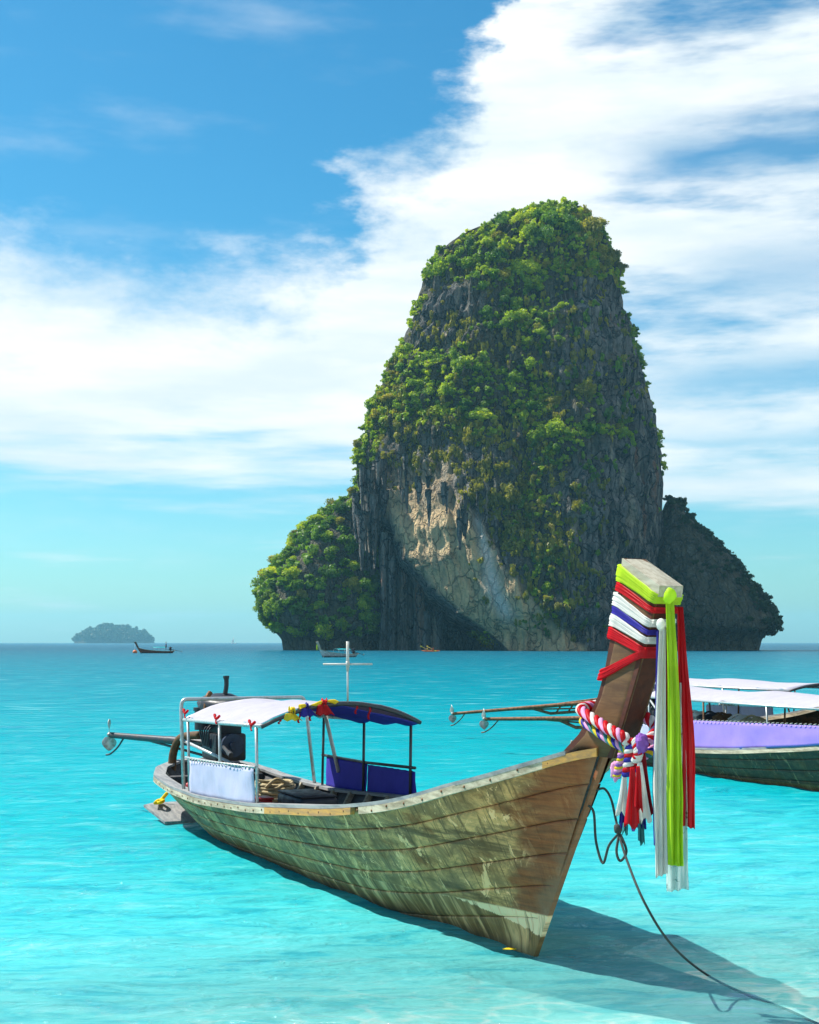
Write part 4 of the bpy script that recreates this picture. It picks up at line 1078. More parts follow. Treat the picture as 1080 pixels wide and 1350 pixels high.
# hoop over the stern, braces
hp = [(-6.75, -0.81, 0.56), (-6.98, -0.78, 1.50)] + [(-7.0, -0.77 + 0.06 * math.sin(a) * 0 + 0.06 * (1 - math.cos(a)), 1.57 + 0.06 * math.sin(a)) for a in np.linspace(0, math.pi / 2, 5)] + [(-7.0, 0.71 + 0.06 * math.sin(a), 1.57 + 0.06 * math.cos(a)) for a in np.linspace(0, math.pi / 2, 5)] + [(-6.98, 0.78, 1.50), (-6.75, 0.81, 0.56)]
MB().tube(hp, 0.022, 8).build('stern_hoop', M['pipe'], main)
MB().tube([(-6.95, -0.79, 1.16), (-5.9, -0.3, 0.86)], 0.020, 8).build('brace', M['pipe'], main)
MB().tube([(-6.4, 0.80, 1.48), (-6.0, 0.82, 0.80)], 0.024, 8).build('brace', M['pipe_w'], main)
MB().tube([(-6.55, 0.83, 0.955), (-5.2, 0.84, 0.97), (-3.9, 0.83, 1.02)], 0.016, 8).build('guard_rail', M['pipe_d'], main)
MB().tube([(-6.55, -0.845, 0.985), (-5.2, -0.85, 1.03), (-3.98, -0.85, 1.085)], 0.012, 8).build('guard_rail', M['pipe'], main)
def side_curtain(root, xs, y, zt, mat, seed, name='side_curtain', lace=True, drop=0.02):
    n, k = 26, 9; X = np.linspace(xs[0], xs[1], n); P = np.zeros((n, k, 3))
    zt_ = np.interp(X, xs if xs[0] < xs[1] else xs[::-1], zt); zb = smooth_z(X) + drop
    for j in range(k):
        f = j / (k - 1); P[:, j, 0] = X; P[:, j, 2] = zb + (zt_ - zb) * f
        P[:, j, 1] = y + 0.035 * fbm(X * 2.6, f * 1.2, seed, 3, seed) * (1 - 0.4 * f) * 2
    P[:, -1, 2] -= 0.008 * np.abs(np.sin(X * 18))
    o = MB().slab(P, (0, 0.004, 0)).build(name, mat, root)
    if lace:
        m = MB()
        for x in np.arange(xs[0] + .05, xs[1] - .02, 0.115):
            z = float(np.interp(x, xs, zt))
            m.tube([(x, y - 0.012, z - 0.02), (x + 0.03, y - 0.02, z + 0.008), (x + 0.06, y + 0.004, z + 0.022), (x + 0.03, y + 0.015, z)], 0.0055, 5)
        m.build('lacing', M['rope_w'], o)
    return o
side_curtain(main, (-6.38, -4.02), -0.85, (0.97, 1.075), M['tarp_l'], 3)
side_curtain(main, (-6.42, -5.2), 0.845, (0.95, 0.965), M['tarp_b'], 5, lace=False)
side_curtain(main, (-5.18, -3.92), 0.845, (0.955, 0.985), M['tarp_b'], 8, lace=False)
# mast with its cross bar
mx = MB().tube([(-3.8, 0.05, 1.70), (-3.8, 0.05, 2.02)], 0.010, 8).tube([(-3.8, 0.05, 2.02), (-3.8, 0.05, 2.31)], 0.0155, 10)
mast = mx.build('mast', M['pipe_w'], main)
cr = Vector((math.sin(-B_RZ + 0) * 0, 0, 0))
wx = Vector((math.cos(-B_RZ), math.sin(-B_RZ), 0))      # world x seen in the boat's axes
pm_ = Vector((-3.8, 0.05, 2.085))
MB().tube([pm_ - wx * 0.245, pm_ + wx * 0.245], 0.0095, 8).tube([pm_ - Vector((0, 0, .03)), pm_ + Vector((0, 0, .03))], 0.02, 8).build('cross_bar', M['pipe_w'], mast)
tip = to_local(at_px(146, 969, 18.9), B_LOC, B_RZ)
build_engine(main, -7.85, 0.98, tip)
# timber knee that carries the engine, swim step at the stern
kn = bez([(-8.78, -0.42, 0.60), (-8.78, -0.40, 0.86), (-8.62, -0.34, 1.06), (-8.2, -0.20, 1.12)], 6)
MB().tube(kn, 0.055, 8).build('engine_knee', M['prow'], main)
MB().tube(bez([(-8.75, 0.28, 0.62), (-8.72, 0.24, 0.85), (-8.55, 0.15, 1.02), (-8.2, 0.05, 1.06)], 6), 0.055, 8).build('engine_knee', M['prow'], main)
MB().box((-8.3, 0, 0.55), (0.16, 1.3, 0.10), bev=0.012).build('engine_beam', M['inner'], main)
st0 = to_local(at_px(196, 1060, 17.6), B_LOC, B_RZ); st1 = to_local(at_px(226, 1083, 17.0), B_LOC, B_RZ)
P = np.array([[(-8.95, -0.62, 0.20), (-8.95, 0.45, 0.20)], [(-8.75, -0.80, 0.20), (-8.3, 0.45, 0.20)], [(-8.05, -0.70, 0.06), (-8.0, 0.3, 0.06)]])
MB().slab(P, (0, 0, -0.03)).build('stern_step', M['cap'], main, smooth=False)
MB().tube(bez([(-8.72, -0.50, 0.34), (-8.76, -0.56, 0.26), (-8.62, -0.66, 0.235), (-8.50, -0.64, 0.25), (-8.60, -0.58, 0.26), (-8.70, -0.62, 0.25), (-8.55, -0.70, 0.24)], 6), 0.024, 7).build('step_rope', M['yellow'], main)
MB().box((-4.85, -0.18, 0.29), (0.45, 0.30, 0.13), bev=0.012).build('bench_box', M['floor'], main, smooth=False)

# things lying in the boat (top-level, placed in world space)
def in_boat(name, label, cat, loc, rz=0.0, group=None):
    p = Vector(loc); c_, s_ = math.cos(B_RZ), math.sin(B_RZ)
    o = empty(name, (B_LOC[0] + p.x * c_ - p.y * s_, B_LOC[1] + p.x * s_ + p.y * c_, p.z), B_RZ + rz); return tag(o, label, cat, group)
def as_world(m):
    """boat axes -> world, for a mesh that is a thing of its own"""
    c_, s_ = math.cos(B_RZ), math.sin(B_RZ)
    m.v = [np.stack([B_LOC[0] + v[:, 0] * c_ - v[:, 1] * s_, B_LOC[1] + v[:, 0] * s_ + v[:, 1] * c_, v[:, 2]], -1) for v in m.v]
    return m
RCX, RCZ = on_side(361, 1042, 0.22)
m = MB(); pr = random.Random(4); pts = []
for k in range(9 * 22):
    a = k / 22 * 2 * math.pi; lay = k // 22
    r_ = 0.23 - 0.018 * (lay % 3) + 0.012 * math.sin(a * 1.7 + lay); pts.append((RCX + 1.35 * r_ * math.cos(a), 0.22 + r_ * math.sin(a), RCZ - 0.06 + 0.030 * (lay / 1.6) + 0.012 * math.sin(a * 2.3 + lay)))
m.tube(pts, 0.020, 6)
m.tube(bez([(RCX + .22, 0.05, RCZ + .06), (RCX + .3, 0.15, RCZ + .16), (RCX + .26, 0.3, RCZ + .10), (RCX + .1, 0.42, RCZ + .08)], 8), 0.020, 6)
tag(as_world(m).build('rope_coil', M['rope']), 'coil of tan rope lying in the boat behind the white curtain', 'rope')
CRX = on_side(343, 1050, -0.40)[0]
t = in_boat('red_crate', 'small red plastic crate by the white side curtain', 'crate', (CRX, -0.40, 0.225))
MB().box((0, 0, 0.20), (0.20, 0.22, 0.40), bev=0.012).build('crate_body', M['redbox'], t, True, 40)
MB().box((0, 0, 0.412), (0.22, 0.24, 0.025), bev=0.006).build('crate_rim', M['redbox'], t, True, 40)
CUX, CUZ = on_side(405, 1052, -0.10)
t = in_boat('seat_cushion', 'black vinyl seat cushion on the boat floor beside the rope coil', 'cushion', (CUX, -0.10, CUZ - 0.24))
MB().box((0, 0, 0.14), (0.75, 0.42, 0.28), bev=0.05).build('cushion_pad', M['black'], t)
MB().box((0.0, 0.0, 0.285), (0.72, 0.39, 0.02), bev=0.008).build('cushion_top', M['black'], t)
t = in_boat('fuel_can', 'dark blue fuel can beside the engine', 'can', (-7.1, -0.25, 0.20), 0.3)
MB().box((0, 0, 0.18), (0.30, 0.18, 0.34), bev=0.03).build('can_body', M['engine2'], t, True, 40)
MB().tube([(-0.08, 0, 0.36), (-0.08, 0, 0.41), (0.08, 0, 0.41), (0.08, 0, 0.36)], 0.012, 7).build('handle', M['engine2'], t)
MB().tube([(0.11, 0, 0.34), (0.11, 0, 0.385)], 0.028, 10).build('cap', M['redbox'], t)
m = MB().tube(bez([(-7.35, -0.60, 0.60), (-7.30, -0.64, 0.42), (-7.25, -0.60, 0.30)], 5), 0.020, 7)
m.tube(bez([(-7.25, -0.62, 0.62), (-7.18, -0.66, 0.40), (-7.22, -0.62, 0.28), (-7.1, -0.6, 0.33), (-7.12, -0.64, 0.60)], 5), 0.012, 6)
tag(as_world(m).build('hanging_hose', M['redbox']), 'red hose hanging inside the stern of the boat', 'hose')

# ---------------------------------------------------------------- ribbons on the prow
A_ = np.array(AFT); F_ = np.array(FRN)
def x_aft(z): return float(np.interp(z, A_[:, 1], A_[:, 0]))
def x_frn(z): return float(np.interp(z, F_[:, 1], F_[:, 0]))
def prow_band(za, zf, width, mat, name, label, seed, cat='ribbon', off=0.010, nw=19, taper=0.55):
    """cloth wound round the prow: za at the after edge, zf at the front edge"""
    h = TH / 2 + off; path = []
    for k in range(9): path.append((k / 8, -1, None))           # along the near side, aft to front
    for k in range(1, 4): path.append((1.0, -1 + 2 * k / 4, 'f'))
    for k in range(9): path.append((1 - k / 8, 1, None))
    for k in range(1, 4): path.append((0.0, 1 - 2 * k / 4, 'a'))
    P = np.zeros((len(path), nw, 3))
    for i, (f, s_, kind) in enumerate(path):
        ze = za + (zf - za) * f; wd = width * (1 - (1 - taper) * f)
        for j in range(nw):
            g = j / (nw - 1) - 0.5; z = ze + g * wd
            fold = 0.0014 * math.sin(g * 34 + i * 0.5 + seed) + 0.010 * float(fbm(i * 0.22, g * 9, seed, 3, seed))
            z += 0.010 * float(fbm(i * 0.35, 0.5 * round(g + 0.5), seed + 3, 2, seed)) * (abs(g) > 0.45)
            xa_, xf_ = x_aft(z), x_frn(z)
            x = xa_ + (xf_ - xa_) * f; y = s_ * h
            if f == 1.0: x = xf_ + off + fold
            if f == 0.0: x = xa_ - off - fold
            if kind is None: y = s_ * (h + fold)
            P[i, j] = (x, y, z)
    P[:, 0, 1] *= 0.94; P[:, -1, 1] *= 0.94
    m = MB().grid(P, closed_u=True)
    o = as_world(m).build(name, mat); tag(o, label, cat); return o
def zs(px, py, y=-TH / 2): return on_side(px, py, y)[1]
def hang(x, y, z0, z1, w0, w1, mat, name, label, seed, yaw=0.0, drift=(0, 0), cat='ribbon', th=0.004, knot=0.0):
    """a length of cloth hanging free, with folds along its length"""
    n, k = 60, 23; P = np.zeros((n, k, 3)); ca, sa = math.cos(yaw), math.sin(yaw)
    for i in range(n):
        f = i / (n - 1); wd = w0 + (w1 - w0) * min(1, f * 1.6)
        for j in range(k):
            g = j / (k - 1) - 0.5
            dep = 0.014 * math.sin(g * 15 + seed + f * 3.0) * (0.4 + f) + 0.006 * math.sin(g * 41 + f * 5) + 0.03 * float(fbm(g * 4, f * 4, seed, 3, seed))
            wd_ = wd * (1 + 0.35 * float(fbm(f * 3.5, 1.0, seed, 2, seed + 5)))
            lx, ly = g * wd_, dep
            P[i, j] = (x + lx * ca - ly * sa + drift[0] * f + 0.012 * math.sin(f * 5 + seed), y + lx * sa + ly * ca + drift[1] * f, z0 + (z1 - z0) * f + 0.03 * g * math.sin(seed) * f + 0.012 * float(fbm(g * 9, 2.0, seed, 2, seed)) * (f > 0.97))
    m = MB().slab(P, (0.0, th, 0))
    if knot: m.ball((x, y, z0 + 0.01), (knot, knot, knot * 1.2), 10, 8, 0.35, seed)
    o = as_world(m).build(name, mat); tag(o, label, cat); return o
prow_band(zs(818, 754), zs(868, 790), 0.105, M['green'], 'wound_ribbon', 'lime green ribbon wound round the prow just under its top', 1, taper=.6, off=0.020)
prow_band(zs(817, 773), zs(866, 805), 0.055, M['red'], 'wound_ribbon', 'red ribbon wound round the prow under the lime green one', 2, off=.013, taper=.7)
prow_band(zs(815, 789), zs(862, 822), 0.085, M['white'], 'wound_ribbon', 'white ribbon wound round the prow between red and blue', 3, off=.017, taper=.6)
prow_band(zs(811, 803), zs(858, 834), 0.055, M['blue'], 'wound_ribbon', 'blue ribbon wound round the prow between two white ones', 4, off=.013)
prow_band(zs(809, 816), zs(855, 844), 0.080, M['white'], 'wound_ribbon', 'white ribbon wound round the prow between blue and red', 5, off=.016)
prow_band(zs(806, 834), zs(851, 858), 0.080, M['red'], 'wound_ribbon', 'red ribbon wound round the prow below the lower white one', 6, off=.014, taper=.6)
prow_band(zs(796, 890), zs(849, 862), 0.080, M['red'], 'wound_ribbon', 'red ribbon slanting the other way at the bottom of the windings', 7, off=.020, taper=.7)
VX = B_RZ * -1 + 0.0
yaw0 = -B_RZ        # strips face the shore
def kx(px, py, y=-0.02):
    return on_side(px, py, y)
def strip(px, py0, py1, pw0, pw1, y, mat, label, seed, name='hanging_ribbon', drift=0.0, th=0.004, knot=0.0):
    x, z0 = on_side(px, py0, y); z1 = on_side(px, py1, y)[1]; s_ = 8.7 / F
    dv = Vector((math.cos(yaw0), math.sin(yaw0))) * drift * s_
    return hang(x, y, z0, z1, pw0 * s_, pw1 * s_, mat, name, label, seed, yaw0, (dv.x, dv.y), th=th, knot=knot)
strip(866, 832, 1112, 3, 5, -0.06, M['blue'], 'narrow blue ribbon hanging beside the white one', 1, drift=-1)
strip(872, 826, 1154, 9, 15, -0.08, M['white'], 'long white ribbon hanging from the knot on the prow', 2, drift=-1, knot=0.030)
strip(884, 806, 1088, 8, 20, 0.00, M['dred'], 'dark red ribbon hanging between the white and the green', 3, drift=2)
strip(898, 800, 1090, 7, 22, 0.05, M['red'], 'broad bright red ribbon hanging behind the lime green one', 5, drift=7)
strip(883, 788, 1142, 9, 18, -0.06, M['green'], 'long lime green ribbon hanging from the knot below the prow top', 6, drift=9, knot=0.040)
strip(893, 900, 1174, 10, 25, 0.03, M['film'], 'mouldy clear plastic strip hanging lowest of the ribbons', 7, 'plastic_strip', drift=1, th=0.002)

# ---------------------------------------------------------------- braided garland and its tassel
g = in_boat('braided_garland', 'braided garland of many colours slung round the foot of the prow', 'garland', (0, 0, 0))
gp_px = [(770, 942, -0.13), (788, 955, -0.17), (808, 968, -0.19), (826, 978, -0.17), (836, 990, -0.12)]
base = []
for px, py, y in gp_px:
    x, z = on_side(px, py, y); base.append((x, y, z))
x, z = on_side(770, 938, -0.10)
base = [(base[0][0] - 0.06, 0.10, base[0][2] + 0.03), (base[0][0] - 0.07, -0.03, base[0][2] + .02)] + base + [(base[-1][0] + 0.02, -0.02, base[-1][2] + 0.03), (base[-1][0] - 0.06, 0.11, base[-1][2] + 0.10), (base[-3][0] - 0.1, 0.14, base[-3][2] + .08)]
def braid(parent, path, mats, r=0.024, amp=0.026, turns=9.0):
    c_ = bez(path, 36); n = len(c_)
    for k, mk in enumerate(mats):
        ph = 2 * math.pi * k / len(mats); pts = []
        for i, p in enumerate(c_):
            t_ = (c_[min(i + 1, n - 1)] - c_[max(i - 1, 0)]).normalized()
            a = t_.cross(Vector((0, 0, 1)) if abs(t_.z) < 0.85 else Vector((1, 0, 0))).normalized(); b = t_.cross(a)
            q = i / n * turns * 2 * math.pi + ph
            jit = 1 + 0.08 * math.sin(i * 0.27 + k * 2.1)
            pts.append(p + a * amp * math.cos(q) * jit + b * amp * math.sin(q))
        MB().tube(pts, [r * (1 + 0.05 * math.sin(i * 0.35 + k) + 0.04 * math.sin(i * 0.9)) for i in range(len(pts))], 9).build('strand', M[mk], parent)
off = Vector((0.015, -0.03, 0.03)); 
braid(g, [Vector(p) + off for p in base], ['red', 'white', 'red', 'pink'], 0.017, 0.021, 8)
braid(g, [Vector(p) - off * 0.9 + Vector((0, -.02, -.02)) for p in base[:-1]], ['yellow', 'teal', 'pink', 'blue'], 0.014, 0.018, 8)
kx_, kz_ = on_side(832, 985, -0.20)
def drop(px, py): 
    x, z = on_side(px, py, -0.16); return (x, -0.16, z)
braid(g, [drop(834, 982), drop(832, 1000), drop(829, 1022)], ['red', 'white', 'blue'], 0.020, 0.026, 2.5)
braid(g, [drop(822, 985), drop(818, 1005), drop(813, 1024)], ['pink', 'yellow', 'violet'], 0.014, 0.015, 4)
braid(g, [drop(838, 975), drop(842, 992), drop(838, 1004)], ['red', 'white', 'white'], 0.015, 0.017, 3.5)
MB().ball(drop(812, 1018), (0.032, 0.032, 0.05), 18, 14, 0.9, 2).build('pompom', M['pink'], g)
MB().ball(drop(846, 980), (0.035, 0.04, 0.055), 18, 14, 0.9, 4).build('pompom', M['violet'], g)
ts = in_boat('tassel', 'tassel of red white and blue cloth strips hanging from the garland', 'tassel', (0, 0, 0))
def flap(px, py0, py1, w0, w1, y, mk, seed, dpx=0):
    x, z0 = on_side(px, py0, y); z1 = on_side(px, py1, y)[1]; s_ = 9.0 / F
    n, k = 16, 9; P = np.zeros((n, k, 3)); ca, sa = math.cos(yaw0), math.sin(yaw0)
    for i in range(n):
        f = i / (n - 1); wd = (w0 + (w1 - w0) * f) * s_
        for j in range(k):
            q = j / (k - 1) - 0.5; dep = 0.022 * math.sin(q * 13 + seed) * f + 0.01 * math.sin(f * 6 + seed)
            lx = q * wd + dpx * s_ * f
            P[i, j] = (x + lx * ca - dep * sa, y + lx * sa + dep * ca, z0 + (z1 - z0) * f + 0.02 * math.sin(q * 9 + seed * 2) * (f > .95))
    MB().slab(P, (0, 0.004, 0)).build('cloth_strip', M[mk], ts)
for a in [(824, 1018, 1073, 4, 15, -0.18, 'white', 1, -4), (834, 1012, 1090, 5, 20, -0.21, 'red', 2, 0), (841, 1010, 1068, 4, 10, -0.23, 'red', 3, 1), (843, 1005, 1082, 5, 15, -0.16, 'white', 4, 7),
          (846, 985, 1076, 6, 12, -0.10, 'dred', 5, 8), (822, 1030, 1088, 4, 9, -0.14, 'blue', 6, -2), (838, 1030, 1093, 5, 12, -0.13, 'violet', 7, 1), (825, 1040, 1098, 4, 7, -0.12, 'teal', 8, 0), (844, 1040, 1112, 4, 8, -0.12, 'teal', 9, 2), (846, 1030, 1090, 4, 6, -0.11, 'blue', 10, 2)]:
    flap(*a)

# ---------------------------------------------------------------- mooring line
def wp(px, py, d): return at_px(px, py, d)
rp = [wp(786, 1042, 9.30), wp(797, 1040, 9.25), wp(806, 1054, 9.2), wp(812, 1080, 9.1), wp(816, 1098, 9.05), wp(826, 1132, 8.9), wp(850, 1190, 8.65), wp(885, 1245, 8.75)]
e1 = on_water(930, 1282); rp += [Vector((e1.x, e1.y, -0.01))]
for px, py in ((985, 1306), (1040, 1326), (1085, 1346), (1180, 1380)):
    q = on_water(px, py); rp.append(Vector((q.x, q.y, max(float(sand_z(q.x, q.y)) + 0.03, -0.03))))
m = MB().tube(bez(rp, 10), 0.0085, 7)
m.tube(bez([wp(776, 1062, 9.32), wp(783, 1072, 9.3), wp(786, 1110, 9.25), wp(795, 1138, 9.2), wp(803, 1115, 9.15), wp(815, 1100, 9.06)], 8), 0.009, 7)
m.tube(bez([wp(817, 1098, 9.04), wp(813, 1122, 9.0), wp(818, 1135, 8.98), wp(826, 1122, 8.98), wp(818, 1100, 9.03)], 8), 0.009, 7)
m.ball(tuple(wp(815, 1093, 9.05)), (0.028, 0.028, 0.035), 10, 7, 0.4, 3)
tag(m.build('mooring_line', M['rope_d']), 'dark mooring line knotted under the bow and running into the water', 'rope')
ml = MB().tube(bez([(0.62, -0.06, 1.62), (0.2, 0.1, 1.40), (-0.6, 0.3, 1.34)], 6), 0.006, 6)
tag(as_world(ml).build('bow_cord', M['rope_w']), 'thin pale cord stretched inside the bow', 'rope')
# floating leaf
lf = on_water(672, 1258); m = MB(); P = np.zeros((7, 3, 3))
for i in range(7):
    wv = 0.028 * math.sin(math.pi * (i / 6)) + 0.002
    for j in range(3): P[i, j] = (lf.x - 0.05 + 0.10 * i / 6, lf.y + (j - 1) * wv, 0.035 + 0.006 * (j != 1))
tag(m.slab(P, (0, 0, -0.002)).build('floating_leaf', M['yellow']), 'small yellow leaf floating by the bow', 'leaf')

# ---------------------------------------------------------------- cloths tied to the front arch
def arch_pt(y): return (-3.80, y, 1.505 + 0.20 * (1 - (y / .83) ** 2))
def tied(name, label, mat, ys, drop_, seed, wid=0.05):
    """a sash wound along the arch between two places"""
    m = MB(); pts = [Vector(arch_pt(y)) + Vector((0.012 * math.sin(k * 2.1), 0, 0.018 + 0.012 * math.sin(k * 1.3 + seed))) for k, y in enumerate(np.linspace(ys[0], ys[1], 9))]
    n = len(pts); P = np.zeros((n, 8, 3))
    for i, p in enumerate(pts):
        rr_ = wid * (0.55 + 0.45 * math.sin(i * 1.9 + seed))
        for k in range(8):
            a = 2 * math.pi * k / 8; P[i, k] = (p.x + rr_ * math.cos(a) * .7, p.y, p.z + rr_ * math.sin(a) * 0.8)
    m.grid(P, closed_v=True)
    if drop_:
        x, y, z = arch_pt(ys[0]); w_ = wid * 1.6; Q = np.zeros((8, 6, 3))
        for i in range(8):
            for j in range(6):
                f, g_ = i / 7, j / 5 - .5
                Q[i, j] = (x + 0.03 + 0.02 * math.sin(g_ * 9 + seed), y + g_ * w_ * 2 * (0.5 + 0.6 * f) + .03 * f, z - drop_ * f - 0.02 * (j % 2) * f)
        m.slab(Q, (0.004, 0, 0))
    tag(as_world(m).build(name, mat), label, 'cloth')
tied('yellow_scarf', 'yellow scarf wound along the front roof arch towards the mast', M['yellow'], (-0.46, -0.04), 0.0, 1, 0.035)
tied('yellow_bow', 'yellow bow knotted on the front roof arch next to a blue flag', M['yellow'], (-0.56, -0.50), 0.06, 2, 0.055)
tied('blue_flag', 'small blue flag tied between yellow bow and red flag', M['blue'], (-0.40, -0.36), 0.07, 3, 0.05)
tied('red_flag', 'small red flag tied to the front roof arch beside a blue one', M['red'], (-0.23, -0.17), 0.09, 4, 0.055)
for k, (y, dz) in enumerate([(-0.66, .05), (-0.46, .11), (-0.34, .12), (0.14, .09), (0.28, .13)]):
    p = arch_pt(y); m = MB(); P = np.zeros((6, 2, 3))
    for i in range(6):
        for j in range(2): P[i, j] = (p[0] + .01 * math.sin(i), p[1] + (j - .5) * 0.022 + .01 * math.sin(i * 1.3), p[2] - 0.02 - dz * i / 5)
    tag(as_world(m.slab(P, (0.003, 0, 0))).build('red_tie', M['red']), 'thin red tie dangling from the front roof arch', 'tie', 'red ties dangling from the roof arch')
for k, x in enumerate((-6.55, -5.3, -4.1)):
    m = MB().tube(bez([(x - .10, -0.83, 1.52), (x - .03, -0.86, 1.53), (x + .03, -0.86, 1.49), (x + .09, -0.84, 1.525)], 5), 0.014, 6)
    m.tube(bez([(x, -0.85, 1.50), (x + .02, -0.86, 1.45), (x + .05, -0.86, 1.44)], 4), 0.009, 5)
    tag(as_world(m).build('red_lashing', M['red']), 'red cloth lashing where the side pipe meets a post', 'tie', 'red lashings on the side pipe')

# nail heads along the near rail
for i, x in enumerate(np.arange(-8.0, 0.8, 0.24)):
    b = float(gun_b(x)) + 0.043; z = float(smooth_z(x)) - 0.030 + 0.010 * math.sin(i * 2.2)
    MB().ball((x, -b, z), (0.011, 0.005, 0.011), 8, 5).build('nail_head', M['rust'], main)
for k, (px, py, y, mk, lab) in enumerate([(300, 1012, 0.35, 'black', 'black sack stowed beside the engine')]):
    x, z = on_side(px, py, y)
    t = in_boat('stowed_bag', lab, 'bag', (x, y, z - 0.14), 0.4 * k)
    MB().ball((0, 0, 0.12), (0.24, 0.17, 0.13), 16, 10, 0.45, k + 2).ball((0.12, 0.04, 0.17), (0.13, 0.11, 0.09), 12, 8, 0.45, k + 7).build('bag_body', M[mk], t)
    MB().tube(bez([(-.15, -.05, .20), (0, 0, .28), (.14, .06, .22)], 5), 0.012, 6).build('strap', M['rope_d'], t)

# ================================================================== OTHER BOATS
def simple_prow(root, h=2.75, mats=('prow', 'prow_front', 'prow_end')):
    zs_ = np.linspace(1.35, h, 8)
    build_prow(root, [(0.36 + 0.46 * (z - 1.35), z) for z in zs_], [(0.84 + 0.50 * (z - 1.35), z - 0.10 * (z - 1.35) / 1.4) for z in zs_], 0.15, mats)
def moored(label, stern, fwd, hm, canopy, tip, curtain=None, scale=1.0, z=0.0, name='longtail_boat', detail=True, rust=True, hoop=True):
    fwd = Vector((fwd[0], fwd[1], 0)).normalized(); rz = math.atan2(fwd.y, fwd.x)
    loc = Vector((stern[0], stern[1], z)) + fwd * 9.0 * scale
    o = empty(name, loc, rz, scale); tag(o, label, 'boat')
    build_hull(o, hm, detail=detail); simple_prow(o)
    xa, xb, z0, zc, wm, un = canopy
    pp = [(x, y, z0, M['rust'] if k % 2 else M['pipe']) for y in (-1, 1) for k, x in enumerate(np.linspace(xa + .15, xb - .2, 4))]
    build_canopy(o, xa, xb, z0, zc, 0.84, wm, pp, M['pipe'], un)
    if hoop:
        MB().tube(bez([(xa - .25, -.78, .5), (xa - .3, -.76, 1.35), (xa - .3, -.70, 1.52), (xa - .3, 0, 1.545), (xa - .3, .70, 1.52), (xa - .3, .76, 1.35), (xa - .25, .78, .5)], 5), 0.02, 7).build('stern_hoop', M['pipe_d'], o)
        MB().tube([(xa + 0.1, -.83, z0), (xa + 1.3, -.84, .62)], 0.02, 7).build('brace', M['pipe'], o)
    if tip is not None:
        build_engine(o, -7.85, 0.98, to_local(tip, loc, rz, scale), rust=rust)
        MB().box((-8.3, 0, 0.55), (0.16, 1.3, 0.10), bev=0.012).build('engine_beam', M['inner'], o)
    for c_ in (curtain or []):
        side_curtain(o, *c_)
    return o, loc, rz
FB = (0.36, -0.93)
bb, locb, rzb = moored('dark blue grey longtail boat with violet side curtain and white roof', (4.35, 27.4), FB, M['hull_b'],
       (-6.9, -1.2, 1.48, 1.64, M['tarp_w'], None), at_px(640, 948, 28.3), [((-5.95, -1.5), -0.855, (1.10, 1.24), M['tarp_p'], 21), ((-7.1, -6.0), -0.80, (0.96, 1.0), M['tarp_l'], 22)], z=-0.17)
bc, locc, rzc = moored('longtail boat with long white roof moored behind the violet curtained one', (4.65, 32.0), FB, M['hull_b'],
       (-7.0, -1.0, 1.45, 1.56, M['tarp_w'], None), at_px(598, 941, 33.0), [((-6.2, -3.8), 0.85, (0.95, 1.0), M['tarp_l'], 23)])
bd, locd, rzd = moored('longtail boat whose long shaft reaches in over the violet curtained boat', (11.2, 33.2), FB, M['hull'],
       (-6.8, -3.6, 1.42, 1.62, M['tarp_w'], M['tarp_b']), at_px(951, 929, 32.6), None)
# bundles lying in the violet curtained boat
def boat_pt(loc, rz, p):
    c_, s_ = math.cos(rz), math.sin(rz); return (loc[0] + p[0] * c_ - p[1] * s_, loc[1] + p[0] * s_ + p[1] * c_, p[2])
for k, (x, y, mk, lab) in enumerate([(-6.55, -0.25, 'dred', 'dark red life vest on the bench under the white roof'), (-6.10, -0.30, 'white', 'crumpled white towel between two dark bundles'), (-5.75, -0.2, 'black', 'black bag beside a crumpled white towel'),
                                     (-5.30, -0.25, 'prow', 'brown folded tarpaulin beside a black bag'), (-4.75, -0.3, 'white', 'pale cloth bundle at the end of the row of bundles'), (-4.35, -0.3, 'rope', 'tan cloth bundle leaning on a roof post')]):
    p = boat_pt(locb, rzb, (x, y, 0)); o = empty('cloth_bundle', (p[0], p[1], 0.78), rzb); tag(o, lab, 'bundle', None)
    MB().ball((0, 0, 0.12), (0.20, 0.22, 0.13), 14, 9, 0.5, k + 3).ball((0.1, 0.06, 0.20), (0.12, 0.14, 0.08), 12, 8, 0.5, k + 9).build('folded_cloth', M[mk], o)
    MB().tube(bez([(-.12, -.1, .20), (0, 0, .29), (.12, .1, .22)], 4), 0.02, 6).build('strap', M[mk], o)
m = MB()
for y in (-0.46, 0.02):
    m.box((-5.5, y, 0.93), (2.9, 0.44, 0.04))
for x in (-6.7, -5.5, -4.3):
    m.box((x, -0.22, 0.64), (0.06, 0.7, 0.54))
m.build('bench', M['floor'], bb, smooth=False)
